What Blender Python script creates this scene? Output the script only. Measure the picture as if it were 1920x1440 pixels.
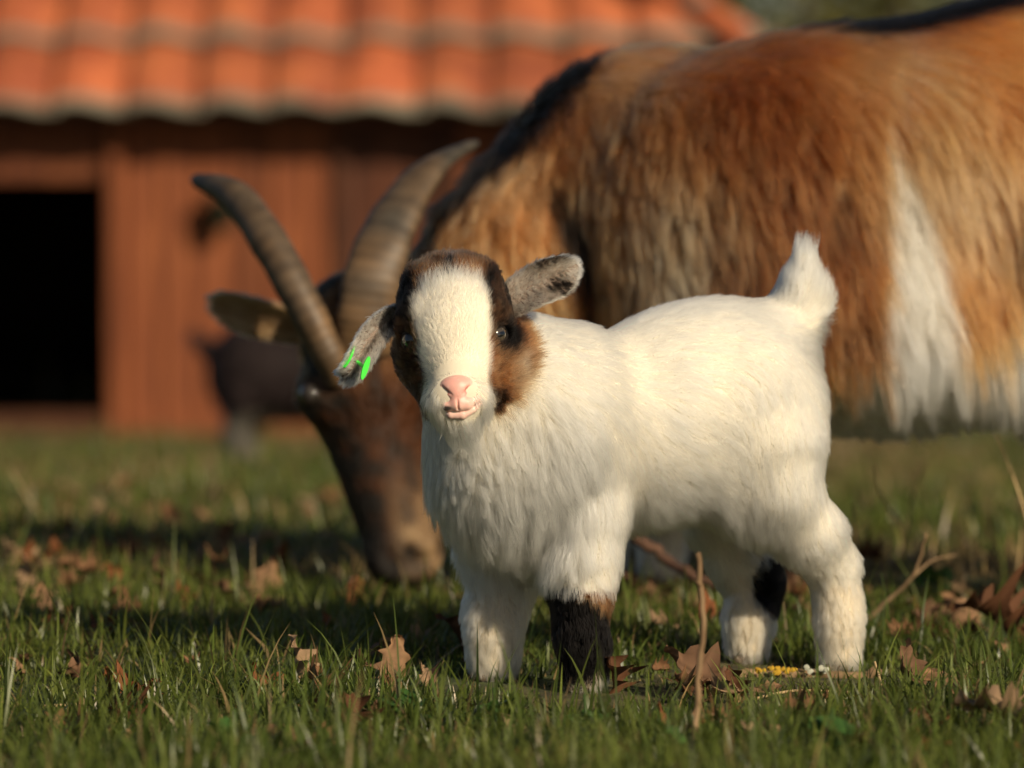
import bpy, math, random
import numpy as np
from mathutils import Vector, Matrix, kdtree

for o in list(bpy.data.objects):
    bpy.data.objects.remove(o)
SC = bpy.context.scene
COL = SC.collection
R = math.radians
rng = np.random.default_rng(7)
random.seed(7)

# ------------------------------------------------------------------ camera, sky, sun, exposure
FPX, HC, PITCH = 8131.0, 0.45, math.atan(440.0 / 8131.0)
cam_d = bpy.data.cameras.new('camera')
cam_d.sensor_width = 36.0
cam_d.lens = 36.0 * FPX / 1920.0
cam_d.clip_start, cam_d.clip_end = 0.05, 2000.0
cam_d.dof.use_dof = True
cam_d.dof.focus_distance = 3.545
cam_d.dof.aperture_fstop = 4.5
cam = bpy.data.objects.new('camera', cam_d)
cam.location = (0, 0, HC)
cam.rotation_euler = (math.pi / 2 - PITCH, 0, 0)
COL.objects.link(cam)
SC.camera = cam

SUN_AZ, SUN_EL = 51.0, 27.0          # to the right of and behind the camera
sun_dir = Vector((math.cos(R(SUN_AZ)) * math.cos(R(SUN_EL)), -math.sin(R(SUN_AZ)) * math.cos(R(SUN_EL)), math.sin(R(SUN_EL))))
w = bpy.data.worlds.new('World')
SC.world = w
w.use_nodes = True
nt = w.node_tree
sky = nt.nodes.new('ShaderNodeTexSky')
sky.sky_type = 'NISHITA'
sky.sun_disc = False
sky.sun_elevation = R(SUN_EL)
sky.sun_rotation = math.atan2(sun_dir.x, sun_dir.y)
nt.links.new(sky.outputs[0], nt.nodes['Background'].inputs[0])
nt.nodes['Background'].inputs[1].default_value = 0.05
sun_l = bpy.data.lights.new('sun', 'SUN')
sun_l.energy = 5.0
sun_l.angle = R(0.5)
sun_l.color = (1.0, 0.84, 0.60)
sun_o = bpy.data.objects.new('sun', sun_l)
sun_o.rotation_euler = sun_dir.to_track_quat('Z', 'Y').to_euler()
sun_o.location = (3, -3, 4)
COL.objects.link(sun_o)
SC.view_settings.view_transform = 'Standard'
SC.view_settings.look = 'None'
SC.view_settings.exposure = 0.0
SC.view_settings.gamma = 1.0
SC.render.engine = 'CYCLES'
SC.cycles.use_denoising = True
SC.cycles.max_bounces = 10
SC.cycles.transmission_bounces = 8
SC.cycles.glossy_bounces = 6
SC.cycles.diffuse_bounces = 3
SC.cycles.sample_clamp_indirect = 6.0

# ------------------------------------------------------------------ helpers
def P(px, py, Y):
    """photo pixel + distance along the view axis -> world point"""
    xc, yc = (px - 960.0) / FPX, (720.0 - py) / FPX
    c, s = math.cos(PITCH), math.sin(PITCH)
    d = np.array([xc, c + yc * s, -s + yc * c])
    return np.array([0, 0, HC]) + d * (Y / d[1])

def unit(v):
    v = np.asarray(v, float)
    return v / np.maximum(np.linalg.norm(v, axis=-1, keepdims=True), 1e-9)

def smooth(a, b, x):
    t = np.clip((x - a) / (b - a), 0, 1)
    return t * t * (3 - 2 * t)

def mixc(a, b, t):
    return a + (b - a) * np.asarray(t)[..., None]

def vnoise(p, scale, seed=0):
    """value noise in 0..1 for an (n,3) array"""
    q = np.asarray(p) * scale + seed * 17.31
    i = np.floor(q).astype(np.int64)
    f = q - i
    f = f * f * (3 - 2 * f)
    def h(a, b, c):
        n = (a * 73856093) ^ (b * 19349663) ^ (c * 83492791)
        n = (n ^ (n >> 13)) * 1274126177
        return ((n ^ (n >> 16)) & 0xffff) / 65535.0
    out = 0
    for dx in (0, 1):
        for dy in (0, 1):
            for dz in (0, 1):
                wgt = (f[:, 0] if dx else 1 - f[:, 0]) * (f[:, 1] if dy else 1 - f[:, 1]) * (f[:, 2] if dz else 1 - f[:, 2])
                out = out + wgt * h(i[:, 0] + dx, i[:, 1] + dy, i[:, 2] + dz)
    return out

def terrain(x, y):
    x = np.asarray(x, float); y = np.asarray(y, float)
    t = np.clip((y - 4.5) / 9.5, 0, 1)
    z = -0.48 * (0.6 * t + 0.4 * t * t * (3 - 2 * t))
    far = np.clip((y - 17.0) / 60.0, 0, 1)
    z = z + 2.0 * far * far
    p = np.stack([x.ravel(), y.ravel(), np.zeros(x.size)], 1)
    b = (vnoise(p, 2.1, 3) - .5) * 0.028 + (vnoise(p, 7.0, 5) - .5) * 0.012
    b = b.reshape(x.shape)
    near = smooth(3.4, 3.55, y) * (1 - smooth(3.85, 4.3, y)) * smooth(-0.2, -.1, x) * (1 - smooth(.35, .5, x))
    return z + b * (1 - 0.75 * near)

def G(px, py):
    """photo pixel -> point on the ground"""
    lo, hi = 2.0, 16.0
    for _ in range(40):
        m = (lo + hi) / 2
        q = P(px, py, m)
        if q[2] > terrain(np.array([q[0]]), np.array([q[1]]))[0]:
            lo = m
        else:
            hi = m
    return P(px, py, lo)

def tag(o, label=None, cat=None, group=None, kind=None):
    for k, v in (('label', label), ('category', cat), ('group', group), ('kind', kind)):
        if v:
            o[k] = v
    return o

def empty(name, loc, label=None, cat=None, group=None):
    o = bpy.data.objects.new(name, None)
    o.empty_display_size = 0.05
    o.location = tuple(loc)
    COL.objects.link(o)
    return tag(o, label, cat, group)

def mesh_data(name, V, F, mat=None, smooth_shade=True, colors=None):
    me = bpy.data.meshes.new(name)
    me.from_pydata(np.asarray(V, float).tolist(), [], np.asarray(F).tolist() if isinstance(F, np.ndarray) else F)
    if smooth_shade:
        me.polygons.foreach_set('use_smooth', np.ones(len(me.polygons), bool))
    if colors is not None:
        a = me.color_attributes.new('tint', 'FLOAT_COLOR', 'POINT')
        c = np.ones((len(V), 4)); c[:, :3] = colors
        a.data.foreach_set('color', c.ravel())
    if mat:
        me.materials.append(mat)
    me.update()
    return me

def obj(name, me, parent=None, loc=None):
    o = bpy.data.objects.new(name, me)
    COL.objects.link(o)
    if parent:
        o.parent = parent
    if loc is not None:
        o.location = tuple(loc)
    return o

def grid_mesh_fast(name, V, quads, mat, colors=None, tris=False):
    """big meshes through foreach_set"""
    n = 3 if tris else 4
    me = bpy.data.meshes.new(name)
    me.vertices.add(len(V)); me.vertices.foreach_set('co', np.asarray(V, np.float32).ravel())
    m = len(quads)
    me.loops.add(m * n); me.loops.foreach_set('vertex_index', np.asarray(quads, np.int32).ravel())
    me.polygons.add(m)
    me.polygons.foreach_set('loop_start', np.arange(m, dtype=np.int32) * n)
    me.polygons.foreach_set('use_smooth', np.ones(m, bool))
    if colors is not None:
        a = me.color_attributes.new('tint', 'FLOAT_COLOR', 'POINT')
        c = np.ones((len(V), 4), np.float32); c[:, :3] = colors
        a.data.foreach_set('color', c.ravel())
    me.materials.append(mat)
    me.update(calc_edges=True)
    me.validate()
    return me

# ------------------------------------------------------------------ materials
def new_mat(name):
    m = bpy.data.materials.new(name)
    m.use_nodes = True
    return m, m.node_tree, m.node_tree.nodes['Principled BSDF']

def attr_mat(name, rough=.7, sss=0, bump=None, attr='tint', spec=.3):
    m, t, b = new_mat(name)
    a = t.nodes.new('ShaderNodeAttribute'); a.attribute_name = attr
    t.links.new(a.outputs['Color'], b.inputs['Base Color'])
    b.inputs['Roughness'].default_value = rough
    b.inputs['Specular IOR Level'].default_value = spec
    if sss:
        b.inputs['Subsurface Weight'].default_value = sss
        b.inputs['Subsurface Radius'].default_value = (0.004, 0.0015, 0.001)
        b.inputs['Subsurface Scale'].default_value = 1.0
    if bump:
        n = t.nodes.new('ShaderNodeTexNoise'); n.inputs['Scale'].default_value = bump[0]
        n.inputs['Detail'].default_value = 4
        c = t.nodes.new('ShaderNodeTexCoord')
        t.links.new(c.outputs['Object'], n.inputs['Vector'])
        bp = t.nodes.new('ShaderNodeBump'); bp.inputs['Strength'].default_value = bump[1]
        bp.inputs['Distance'].default_value = bump[2]
        t.links.new(n.outputs[0], bp.inputs['Height'])
        t.links.new(bp.outputs[0], b.inputs['Normal'])
    return m

def noise_mat(name, stops, scale, rough=.8, stretch=(1, 1, 1), detail=6, bump=.3, dist=.002, spec=.3, rand=0.0):
    m, t, b = new_mat(name)
    c = t.nodes.new('ShaderNodeTexCoord')
    mp = t.nodes.new('ShaderNodeMapping'); mp.inputs['Scale'].default_value = stretch
    t.links.new(c.outputs['Object'], mp.inputs[0])
    n = t.nodes.new('ShaderNodeTexNoise'); n.inputs['Scale'].default_value = scale; n.inputs['Detail'].default_value = detail
    t.links.new(mp.outputs[0], n.inputs['Vector'])
    r = t.nodes.new('ShaderNodeValToRGB')
    e = r.color_ramp.elements
    while len(e) < len(stops):
        e.new(.5)
    for k, (pos, colr) in enumerate(stops):
        e[k].position = pos; e[k].color = (*colr, 1)
    t.links.new(n.outputs[0], r.inputs[0])
    out = r.outputs[0]
    if rand:
        oi = t.nodes.new('ShaderNodeObjectInfo')
        hs = t.nodes.new('ShaderNodeHueSaturation')
        mr = t.nodes.new('ShaderNodeMapRange')
        mr.inputs['To Min'].default_value = 1 - rand; mr.inputs['To Max'].default_value = 1 + rand
        t.links.new(oi.outputs['Random'], mr.inputs['Value'])
        t.links.new(mr.outputs[0], hs.inputs['Value'])
        t.links.new(out, hs.inputs['Color'])
        out = hs.outputs[0]
    t.links.new(out, b.inputs['Base Color'])
    b.inputs['Roughness'].default_value = rough
    b.inputs['Specular IOR Level'].default_value = spec
    if bump:
        bp = t.nodes.new('ShaderNodeBump'); bp.inputs['Strength'].default_value = bump; bp.inputs['Distance'].default_value = dist
        t.links.new(n.outputs[0], bp.inputs['Height'])
        t.links.new(bp.outputs[0], b.inputs['Normal'])
    return m

def leaf_mat(name, transl=.35, rough=.5, attr='tint', spec=.3):
    m, t, b = new_mat(name)
    a = t.nodes.new('ShaderNodeAttribute'); a.attribute_name = attr
    t.links.new(a.outputs['Color'], b.inputs['Base Color'])
    b.inputs['Roughness'].default_value = rough
    b.inputs['Specular IOR Level'].default_value = spec
    tr = t.nodes.new('ShaderNodeBsdfTranslucent')
    t.links.new(a.outputs['Color'], tr.inputs['Color'])
    mx = t.nodes.new('ShaderNodeMixShader'); mx.inputs[0].default_value = transl
    t.links.new(b.outputs[0], mx.inputs[1]); t.links.new(tr.outputs[0], mx.inputs[2])
    t.links.new(mx.outputs[0], t.nodes['Material Output'].inputs['Surface'])
    return m

def hair_mat(name, rough=.38, radial=.55):
    m = bpy.data.materials.new(name)
    m.use_nodes = True
    t = m.node_tree
    t.nodes.remove(t.nodes['Principled BSDF'])
    h = t.nodes.new('ShaderNodeBsdfHairPrincipled')
    h.parametrization = 'COLOR'
    a = t.nodes.new('ShaderNodeAttribute'); a.attribute_name = 'tint'
    t.links.new(a.outputs['Color'], h.inputs['Color'])
    h.inputs['Roughness'].default_value = rough
    h.inputs['Radial Roughness'].default_value = radial
    lm = t.nodes.new('ShaderNodeRGBToBW'); mr = t.nodes.new('ShaderNodeMapRange')
    mr.inputs['From Max'].default_value = .3; mr.inputs['To Min'].default_value = 1.20; mr.inputs['To Max'].default_value = 1.48
    t.links.new(a.outputs['Color'], lm.inputs[0]); t.links.new(lm.outputs[0], mr.inputs['Value']); t.links.new(mr.outputs[0], h.inputs['IOR'])
    t.links.new(h.outputs[0], t.nodes['Material Output'].inputs['Surface'])
    return m

M_SKIN = attr_mat('animal_skin', .75)
M_HAIR = hair_mat('animal_hair')
M_GRASS = leaf_mat('grass_blade', .38, .36, spec=.45)
M_DEAD = leaf_mat('dry_leaf', .25, .75, spec=.15)
M_TWIG = noise_mat('twig_bark', [(.3, (.12, .07, .035)), (.7, (.33, .22, .12))], 60, .85, (1, 1, .3))
M_HOOF = noise_mat('hoof_horn', [(.3, (.05, .04, .03)), (.7, (.16, .12, .08))], 80, .5)

# ------------------------------------------------------------------ implicit surfaces
def sd_prim(p, q):
    k = q[0]
    if k == 'c':
        a, b, ra, rb = q[1:5]
        ba = b - a
        t = np.clip(((p - a) @ ba) / max(ba @ ba, 1e-12), 0, 1)
        return np.linalg.norm(p - a - t[..., None] * ba, axis=-1) - (ra + (rb - ra) * t)
    c, rot, rad = q[1:4]
    l = (p - c) @ rot.T
    k0 = np.linalg.norm(l / rad, axis=-1)
    k1 = np.linalg.norm(l / (rad * rad), axis=-1)
    return k0 * (k0 - 1) / np.maximum(k1, 1e-9)

def smin(a, b, k):
    h = np.maximum(k - np.abs(a - b), 0) / k
    return np.minimum(a, b) - h * h * k * .25

def combine(d, q, di):
    k = q[-1]
    if k > 0:
        return smin(d, di, k)
    return -smin(-d, di, -k)       # carve

def sdf(p, prims):
    d = np.full(p.shape[:-1], 1.0)
    for q in prims:
        d = combine(d, q, sd_prim(p, q))
    return d

def cap(a, b, ra, rb, k=.02):
    return ('c', np.array(a, float), np.array(b, float), ra, rb, k)

def ell(c, axes, rad, k=.02):
    return ('e', np.array(c, float), np.array(axes, float), np.array(rad, float), k)

def chain(pts, k=.02):
    return [cap(pts[i][0], pts[i + 1][0], pts[i][1], pts[i + 1][1], k) for i in range(len(pts) - 1)]

def bounds(q, m):
    if q[0] == 'c':
        r = max(q[3], q[4])
        return np.minimum(q[1], q[2]) - r - m, np.maximum(q[1], q[2]) + r + m
    r = np.sqrt(((q[2] * q[3][:, None]) ** 2).sum(0))
    return q[1] - r - m, q[1] + r + m

def polygonize(prims, h):
    pos = [q for q in prims if q[-1] > 0]
    lo = np.min([bounds(q, 4 * h)[0] for q in pos], 0)
    hi = np.max([bounds(q, 4 * h)[1] for q in pos], 0)
    n = np.ceil((hi - lo) / h).astype(int) + 1
    Fd = np.full(n, 1.0, np.float32)
    for q in prims:
        a, b = bounds(q, abs(q[-1]) + 3 * h)
        i0 = np.maximum(((a - lo) / h).astype(int), 0)
        i1 = np.minimum(np.ceil((b - lo) / h).astype(int) + 1, n)
        ax = [lo[i] + h * np.arange(i0[i], i1[i]) for i in range(3)]
        g = np.stack(np.meshgrid(*ax, indexing='ij'), -1)
        s = tuple(slice(i0[i], i1[i]) for i in range(3))
        Fd[s] = combine(Fd[s], q, sd_prim(g, q))
    S = Fd < 0
    c = n - 1
    corner = lambda A, d: A[d[0]:d[0] + c[0], d[1]:d[1] + c[1], d[2]:d[2] + c[2]]
    cs = [(i, j, k) for i in (0, 1) for j in (0, 1) for k in (0, 1)]
    cnt = sum(corner(S, d).astype(np.int8) for d in cs)
    act = (cnt > 0) & (cnt < 8)
    ids = np.full(c, -1, np.int64)
    cells = np.argwhere(act)
    ids[act] = np.arange(len(cells))
    acc = np.zeros((len(cells), 3)); num = np.zeros(len(cells))
    ci = tuple(cells.T)
    for a in cs:
        for ax in range(3):
            if a[ax]:
                continue
            b = list(a); b[ax] = 1
            fa = Fd[tuple(cells[:, i] + a[i] for i in range(3))]
            fb = Fd[tuple(cells[:, i] + b[i] for i in range(3))]
            x = (fa < 0) != (fb < 0)
            t = np.where(x, fa / np.where(fa == fb, 1, fa - fb), 0)
            pt = np.tile(np.array(a, float), (len(cells), 1)); pt[:, ax] += t
            acc += pt * x[:, None]; num += x
    V = lo + h * (cells + acc / num[:, None])
    quads = []
    for ax in range(3):
        o1, o2 = [(1, 2), (2, 0), (0, 1)][ax]
        sl0 = [slice(1, -1)] * 3; sl1 = [slice(1, -1)] * 3
        sl0[ax] = slice(0, -1); sl1[ax] = slice(1, None)
        A, B = S[tuple(sl0)], S[tuple(sl1)]
        for flip, mask in ((False, A & ~B), (True, B & ~A)):
            e = np.argwhere(mask)
            off = np.ones(3, int); off[ax] = 0
            e = e + off
            def cid(d1, d2):
                f = e.copy(); f[:, o1] -= d1; f[:, o2] -= d2
                return ids[tuple(f.T)]
            q = np.stack([cid(1, 1), cid(0, 1), cid(0, 0), cid(1, 0)], 1)
            quads.append(q[:, ::-1] if flip else q)
    Q = np.concatenate(quads)
    Q = Q[(Q >= 0).all(1)]
    for _ in range(2):
        d, g = sdf_grad(V, prims)
        V = V - np.clip(d, -h, h)[:, None] * g
    _, N = sdf_grad(V, prims)
    return V, Q, N

def sdf_grad(V, prims, e=4e-4):
    d = sdf(V, prims)
    g = np.stack([sdf(V + np.eye(3)[i] * e, prims) - sdf(V - np.eye(3)[i] * e, prims) for i in range(3)], 1)
    return d, unit(g)

# ------------------------------------------------------------------ fur
def sample_surface(V, Q, N, count, g):
    T = np.concatenate([Q[:, [0, 1, 2]], Q[:, [0, 2, 3]]])
    a, b, c = V[T[:, 0]], V[T[:, 1]], V[T[:, 2]]
    area = np.linalg.norm(np.cross(b - a, c - a), axis=1)
    i = g.choice(len(T), count, p=area / area.sum())
    r1 = np.sqrt(g.random(count)); r2 = g.random(count)
    wts = np.stack([1 - r1, r1 * (1 - r2), r1 * r2], 1)[..., None]
    return (V[T[i]] * wts).sum(1), unit((N[T[i]] * wts).sum(1))

def fur(name, V, Q, N, count, fn, parent, base, K=6, seed=1, clump_n=24, mat=None):
    g = np.random.default_rng(seed)
    p, n = sample_surface(V, Q, N, count, g)
    f = fn(p, n, g)
    keep = g.random(len(p)) < f['dens']
    p, n = p[keep], n[keep]
    f = {k: (v[keep] if isinstance(v, np.ndarray) else v) for k, v in f.items()}
    m = len(p)
    t = f['flow'] - (f['flow'] * n).sum(1, keepdims=True) * n
    t = unit(t + 1e-6)
    t = np.where(np.linalg.norm(f['flow'] - (f['flow'] * n).sum(1, keepdims=True) * n, axis=1, keepdims=True) < .3, f['flow'], t)
    bi = np.cross(n, t)
    jit = f['jit'][:, None] * g.normal(size=(m, 1))
    t = unit(t + bi * jit)
    L = f['len'] * (0.7 + 0.5 * g.random(m))
    pts = np.zeros((m, K, 3)); pts[:, 0] = p - n * 0.0008
    bend = g.normal(size=(m, 1)) * f['jit'][:, None] * .6
    for j in range(1, K):
        s = (j - 1) / (K - 2)
        d = n * (f['lift'] * (1 - .75 * s))[:, None] + t * (.35 + .65 * s) + bi * bend * s
        d = d + np.array([0, 0, -1.0]) * (f['grav'] * s)[:, None]
        # keep the hair from diving into the skin
        dn = (d * n).sum(1)
        d = d + n * np.maximum(0.04 - dn, 0)[:, None]
        pts[:, j] = pts[:, j - 1] + unit(d) * (L / (K - 1))[:, None]
    # clumps
    ng = max(m // clump_n, 1)
    gi = g.choice(m, ng, replace=False)
    kd = kdtree.KDTree(ng)
    for a, idx in enumerate(gi):
        kd.insert(p[idx], a)
    kd.balance()
    near = np.fromiter((kd.find(q)[1] for q in p.tolist()), np.int64, m)
    gid = gi[near]
    s = (np.arange(K) / (K - 1)) ** 1.3
    wgt = (f['clump'][:, None] * s)[..., None]
    pts = pts * (1 - wgt) + pts[gid] * wgt
    pts += g.normal(size=(m, 1, 3)) * (L * .03)[:, None, None] * s[None, :, None]
    pts -= np.asarray(base)
    cu = bpy.data.hair_curves.new(name)
    cu.add_curves([K] * m)
    cu.attributes['position'].data.foreach_set('vector', pts.astype(np.float32).ravel())
    ra = cu.attributes.get('radius') or cu.attributes.new('radius', 'FLOAT', 'POINT')
    prof = np.array([1 - .8 * (j / (K - 1)) ** 1.5 for j in range(K)])
    ra.data.foreach_set('value', (f['rad'][:, None] * prof).astype(np.float32).ravel())
    ca = cu.attributes.new('tint', 'FLOAT_COLOR', 'CURVE')
    c = np.ones((m, 4), np.float32)
    cv = g.normal(size=m)
    c[:, :3] = np.clip(f['col'] * (1 + .06 * g.normal(size=(m, 1)) + f.get('cvar', .07) * cv[gid][:, None]), .002, .96)
    ca.data.foreach_set('color', c.ravel())
    cu.materials.append(mat or M_HAIR)
    return obj(name, cu, parent)

def bone_flow(p, bones, power=4):
    """bones: (a, b, weight) - direction a->b, blended by distance"""
    acc = np.zeros_like(p)
    for a, b, wt, r in bones:
        a = np.asarray(a); b = np.asarray(b); ba = b - a
        t = np.clip(((p - a) @ ba) / (ba @ ba), 0, 1)
        d = np.linalg.norm(p - a - t[:, None] * ba, axis=1)
        acc += unit(ba) * (wt / (np.maximum(d / r, .25) ** power))[:, None]
    return unit(acc)

# ------------------------------------------------------------------ setting: ground
def build_ground():
    ys = np.concatenate([np.arange(-6, 2.4, .6), np.arange(2.4, 5.5, .02), np.arange(5.5, 9, .05), np.arange(9, 20, .15), np.geomspace(20, 900, 40)])
    xs0 = np.concatenate([-np.geomspace(900, 2.2, 34), np.arange(-2.1, 2.1, .03), np.geomspace(2.2, 900, 34)])
    X, Yg = np.meshgrid(xs0, ys)
    Z = terrain(X, Yg)
    V = np.stack([X.ravel(), Yg.ravel(), Z.ravel()], 1)
    ny, nx = X.shape
    i = np.arange(ny * nx).reshape(ny, nx)
    Q = np.stack([i[:-1, :-1].ravel(), i[:-1, 1:].ravel(), i[1:, 1:].ravel(), i[1:, :-1].ravel()], 1)
    m, t, b = new_mat('pasture_soil')
    c = t.nodes.new('ShaderNodeTexCoord')
    n1 = t.nodes.new('ShaderNodeTexNoise'); n1.inputs['Scale'].default_value = 2.2; n1.inputs['Detail'].default_value = 8
    n2 = t.nodes.new('ShaderNodeTexNoise'); n2.inputs['Scale'].default_value = 45; n2.inputs['Detail'].default_value = 6
    for n in (n1, n2):
        t.links.new(c.outputs['Object'], n.inputs['Vector'])
    r1 = t.nodes.new('ShaderNodeValToRGB'); e = r1.color_ramp.elements
    e[0].position, e[0].color = .38, (.032, .055, .014, 1)
    e[1].position, e[1].color = .62, (.085, .075, .030, 1)
    x = e.new(.5); x.color = (.05, .07, .018, 1)
    r2 = t.nodes.new('ShaderNodeValToRGB'); e = r2.color_ramp.elements
    e[0].position, e[0].color = .4, (.45, .4, .32, 1)
    e[1].position, e[1].color = .65, (1.3, 1.25, 1.1, 1)
    t.links.new(n1.outputs[0], r1.inputs[0]); t.links.new(n2.outputs[0], r2.inputs[0])
    mx = t.nodes.new('ShaderNodeMix'); mx.data_type = 'RGBA'; mx.blend_type = 'MULTIPLY'; mx.inputs[0].default_value = 1
    t.links.new(r1.outputs[0], mx.inputs[6]); t.links.new(r2.outputs[0], mx.inputs[7])
    t.links.new(mx.outputs[2], b.inputs['Base Color'])
    b.inputs['Roughness'].default_value = .95
    bp = t.nodes.new('ShaderNodeBump'); bp.inputs['Strength'].default_value = .8; bp.inputs['Distance'].default_value = .01
    t.links.new(n2.outputs[0], bp.inputs['Height']); t.links.new(bp.outputs[0], b.inputs['Normal'])
    tag(obj('ground', grid_mesh_fast('ground', V, Q, m)), 'uneven pasture soil under the grass', 'ground', kind='structure')

build_ground()

# ------------------------------------------------------------------ grass
def blades(x, y, length, width, lean, col, seg, g, zoff=0):
    n = len(x)
    z = terrain(x, y) - .004 + zoff
    az = g.random(n) * 2 * np.pi
    dirv = np.stack([np.cos(az), np.sin(az), np.zeros(n)], 1)
    faz = az + np.pi / 2 + g.normal(size=n) * .5
    side = np.stack([np.cos(faz), np.sin(faz), np.zeros(n)], 1)
    pos = np.stack([x, y, z], 1)
    rows = []
    cur = pos.copy()
    for j in range(seg + 1):
        s = j / seg
        if j:
            a = lean * (s ** .9) * 1.15
            d = dirv * np.sin(a)[:, None] + np.array([0, 0, 1]) * np.cos(a)[:, None]
            cur = cur + d * (length / seg)[:, None]
        wd = width * (1 - s ** 1.8) * (0.75 + .5 * min(s * 3, 1) * .5)
        if j < seg:
            rows += [cur - side * (wd / 2)[:, None], cur + side * (wd / 2)[:, None]]
        else:
            rows += [cur]
    nv = len(rows)
    V = np.stack(rows, 1).reshape(-1, 3)
    o = (np.arange(n) * nv)[:, None]
    tr = []
    for j in range(seg - 1):
        b0 = 2 * j
        tr += [(b0, b0 + 1, b0 + 3), (b0, b0 + 3, b0 + 2)]
    b0 = 2 * (seg - 1)
    tr += [(b0, b0 + 1, b0 + 2)]
    T = (o[:, None, :] + np.array(tr)[None]).reshape(-1, 3)
    C = np.repeat(col, nv, axis=0)
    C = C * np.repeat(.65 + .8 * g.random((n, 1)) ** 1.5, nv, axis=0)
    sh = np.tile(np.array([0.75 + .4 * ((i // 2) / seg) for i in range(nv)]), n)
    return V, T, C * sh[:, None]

def build_grass():
    g = np.random.default_rng(3)
    parts = []
    def field(n, y0, y1, xw, lmin, lmax, wid, seg, patch=True, tall=.0):
        y = y0 + (y1 - y0) * g.random(n) ** 1.0
        x = (g.random(n) * 2 - 1) * xw * y
        p = np.stack([x, y, x * 0], 1)
        d = vnoise(p, 9, 1) * .6 + vnoise(p, 3, 2) * .6
        keep = g.random(n) < np.clip(d * 1.5 - .25, .12, 1)
        x, y, p, d = x[keep], y[keep], p[keep], d[keep]
        tr = np.ones(len(x))
        for fx, fy in ((.055, 3.57), (-.02, 3.62), (.275, 3.69), (.19, 3.74)):
            dd = np.sqrt((x - fx) ** 2 + ((y - fy + .03) * .8) ** 2); tr = np.minimum(tr, .30 + .70 * smooth(.03, .12, dd))
        kp = g.random(len(x)) < tr + .25
        x, y, p, d, tr = x[kp], y[kp], p[kp], d[kp], tr[kp]
        k = len(x)
        L = tr * lmin + tr * (lmax - lmin) * g.random(k) ** 2.2 * (.6 + .7 * d)
        if tall:
            tl = g.random(k) < tall
            L = np.where(tl, (L * 1.7 + .012) * tr, L)
        lean = np.clip(g.normal(.85, .48, k), .05, 1.9)
        wd = wid * (.55 + .8 * g.random(k))
        hue = vnoise(p, 5, 9) * .6 + g.random(k) * .5
        c1 = np.array([.048, .088, .015]); c2 = np.array([.175, .200, .040]); dry = np.array([.30, .21, .095])
        col = mixc(c1, c2, np.clip(hue, 0, 1))
        dr = (g.random(k) < (.07 + np.where(y > 4.4, .10 + .75 * smooth(.45, .75, vnoise(p, 1.6, 21)), 0)))
        col = np.where(dr[:, None], dry * (.6 + .6 * g.random((k, 1))), col)
        parts.append(blades(x, y, L, wd, lean, col, seg, g))
    field(96000, 2.85, 4.7, .15, .008, .044, .0026, 4, tall=.045)
    field(9000, 2.85, 3.5, .15, .02, .065, .0030, 5, tall=.06)
    field(30000, 2.4, 4.9, .34, .010, .045, .0034, 3)
    field(24000, 1.6, 6.0, .75, .012, .050, .0050, 2)
    field(60000, 4.7, 7.5, .16, .012, .055, .0042, 3)
    field(60000, 7.5, 15, .2, .015, .065, .008, 2)
    field(20000, 4.7, 12, .4, .02, .08, .008, 2)
    field(26000, 15, 40, .35, .06, .2, .03, 2)
    off = 0; Vs, Ts, Cs = [], [], []
    for V, T, C in parts:
        Vs.append(V); Ts.append(T + off); Cs.append(C); off += len(V)
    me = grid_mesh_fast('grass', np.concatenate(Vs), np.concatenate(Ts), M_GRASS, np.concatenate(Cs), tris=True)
    tag(obj('grass', me), 'short green pasture grass with dry blades between', 'grass', kind='stuff')

build_grass()

# ------------------------------------------------------------------ shed
BY = 14.0
def BX(px): return (px - 960) / FPX * BY
def box_data(name, sx, sy, sz, mat, bev=.0):
    x, y, z = sx / 2, sy / 2, sz / 2
    V, F = [], []
    if bev <= 0:
        V = [(-x, -y, -z), (x, -y, -z), (x, y, -z), (-x, y, -z), (-x, -y, z), (x, -y, z), (x, y, z), (-x, y, z)]
        F = [(0, 3, 2, 1), (4, 5, 6, 7), (0, 1, 5, 4), (1, 2, 6, 5), (2, 3, 7, 6), (3, 0, 4, 7)]
        return mesh_data(name, V, F, mat, False)
    b = bev
    ring = [(-x + b, -y), (x - b, -y), (x, -y + b), (x, y - b), (x - b, y), (-x + b, y), (-x, y - b), (-x, -y + b)]
    V = [(a, c, -z) for a, c in ring] + [(a, c, z) for a, c in ring]
    F = [tuple(range(7, -1, -1)), tuple(range(8, 16))] + [(i, (i + 1) % 8, 8 + (i + 1) % 8, 8 + i) for i in range(8)]
    return mesh_data(name, V, F, mat, False)

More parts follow.
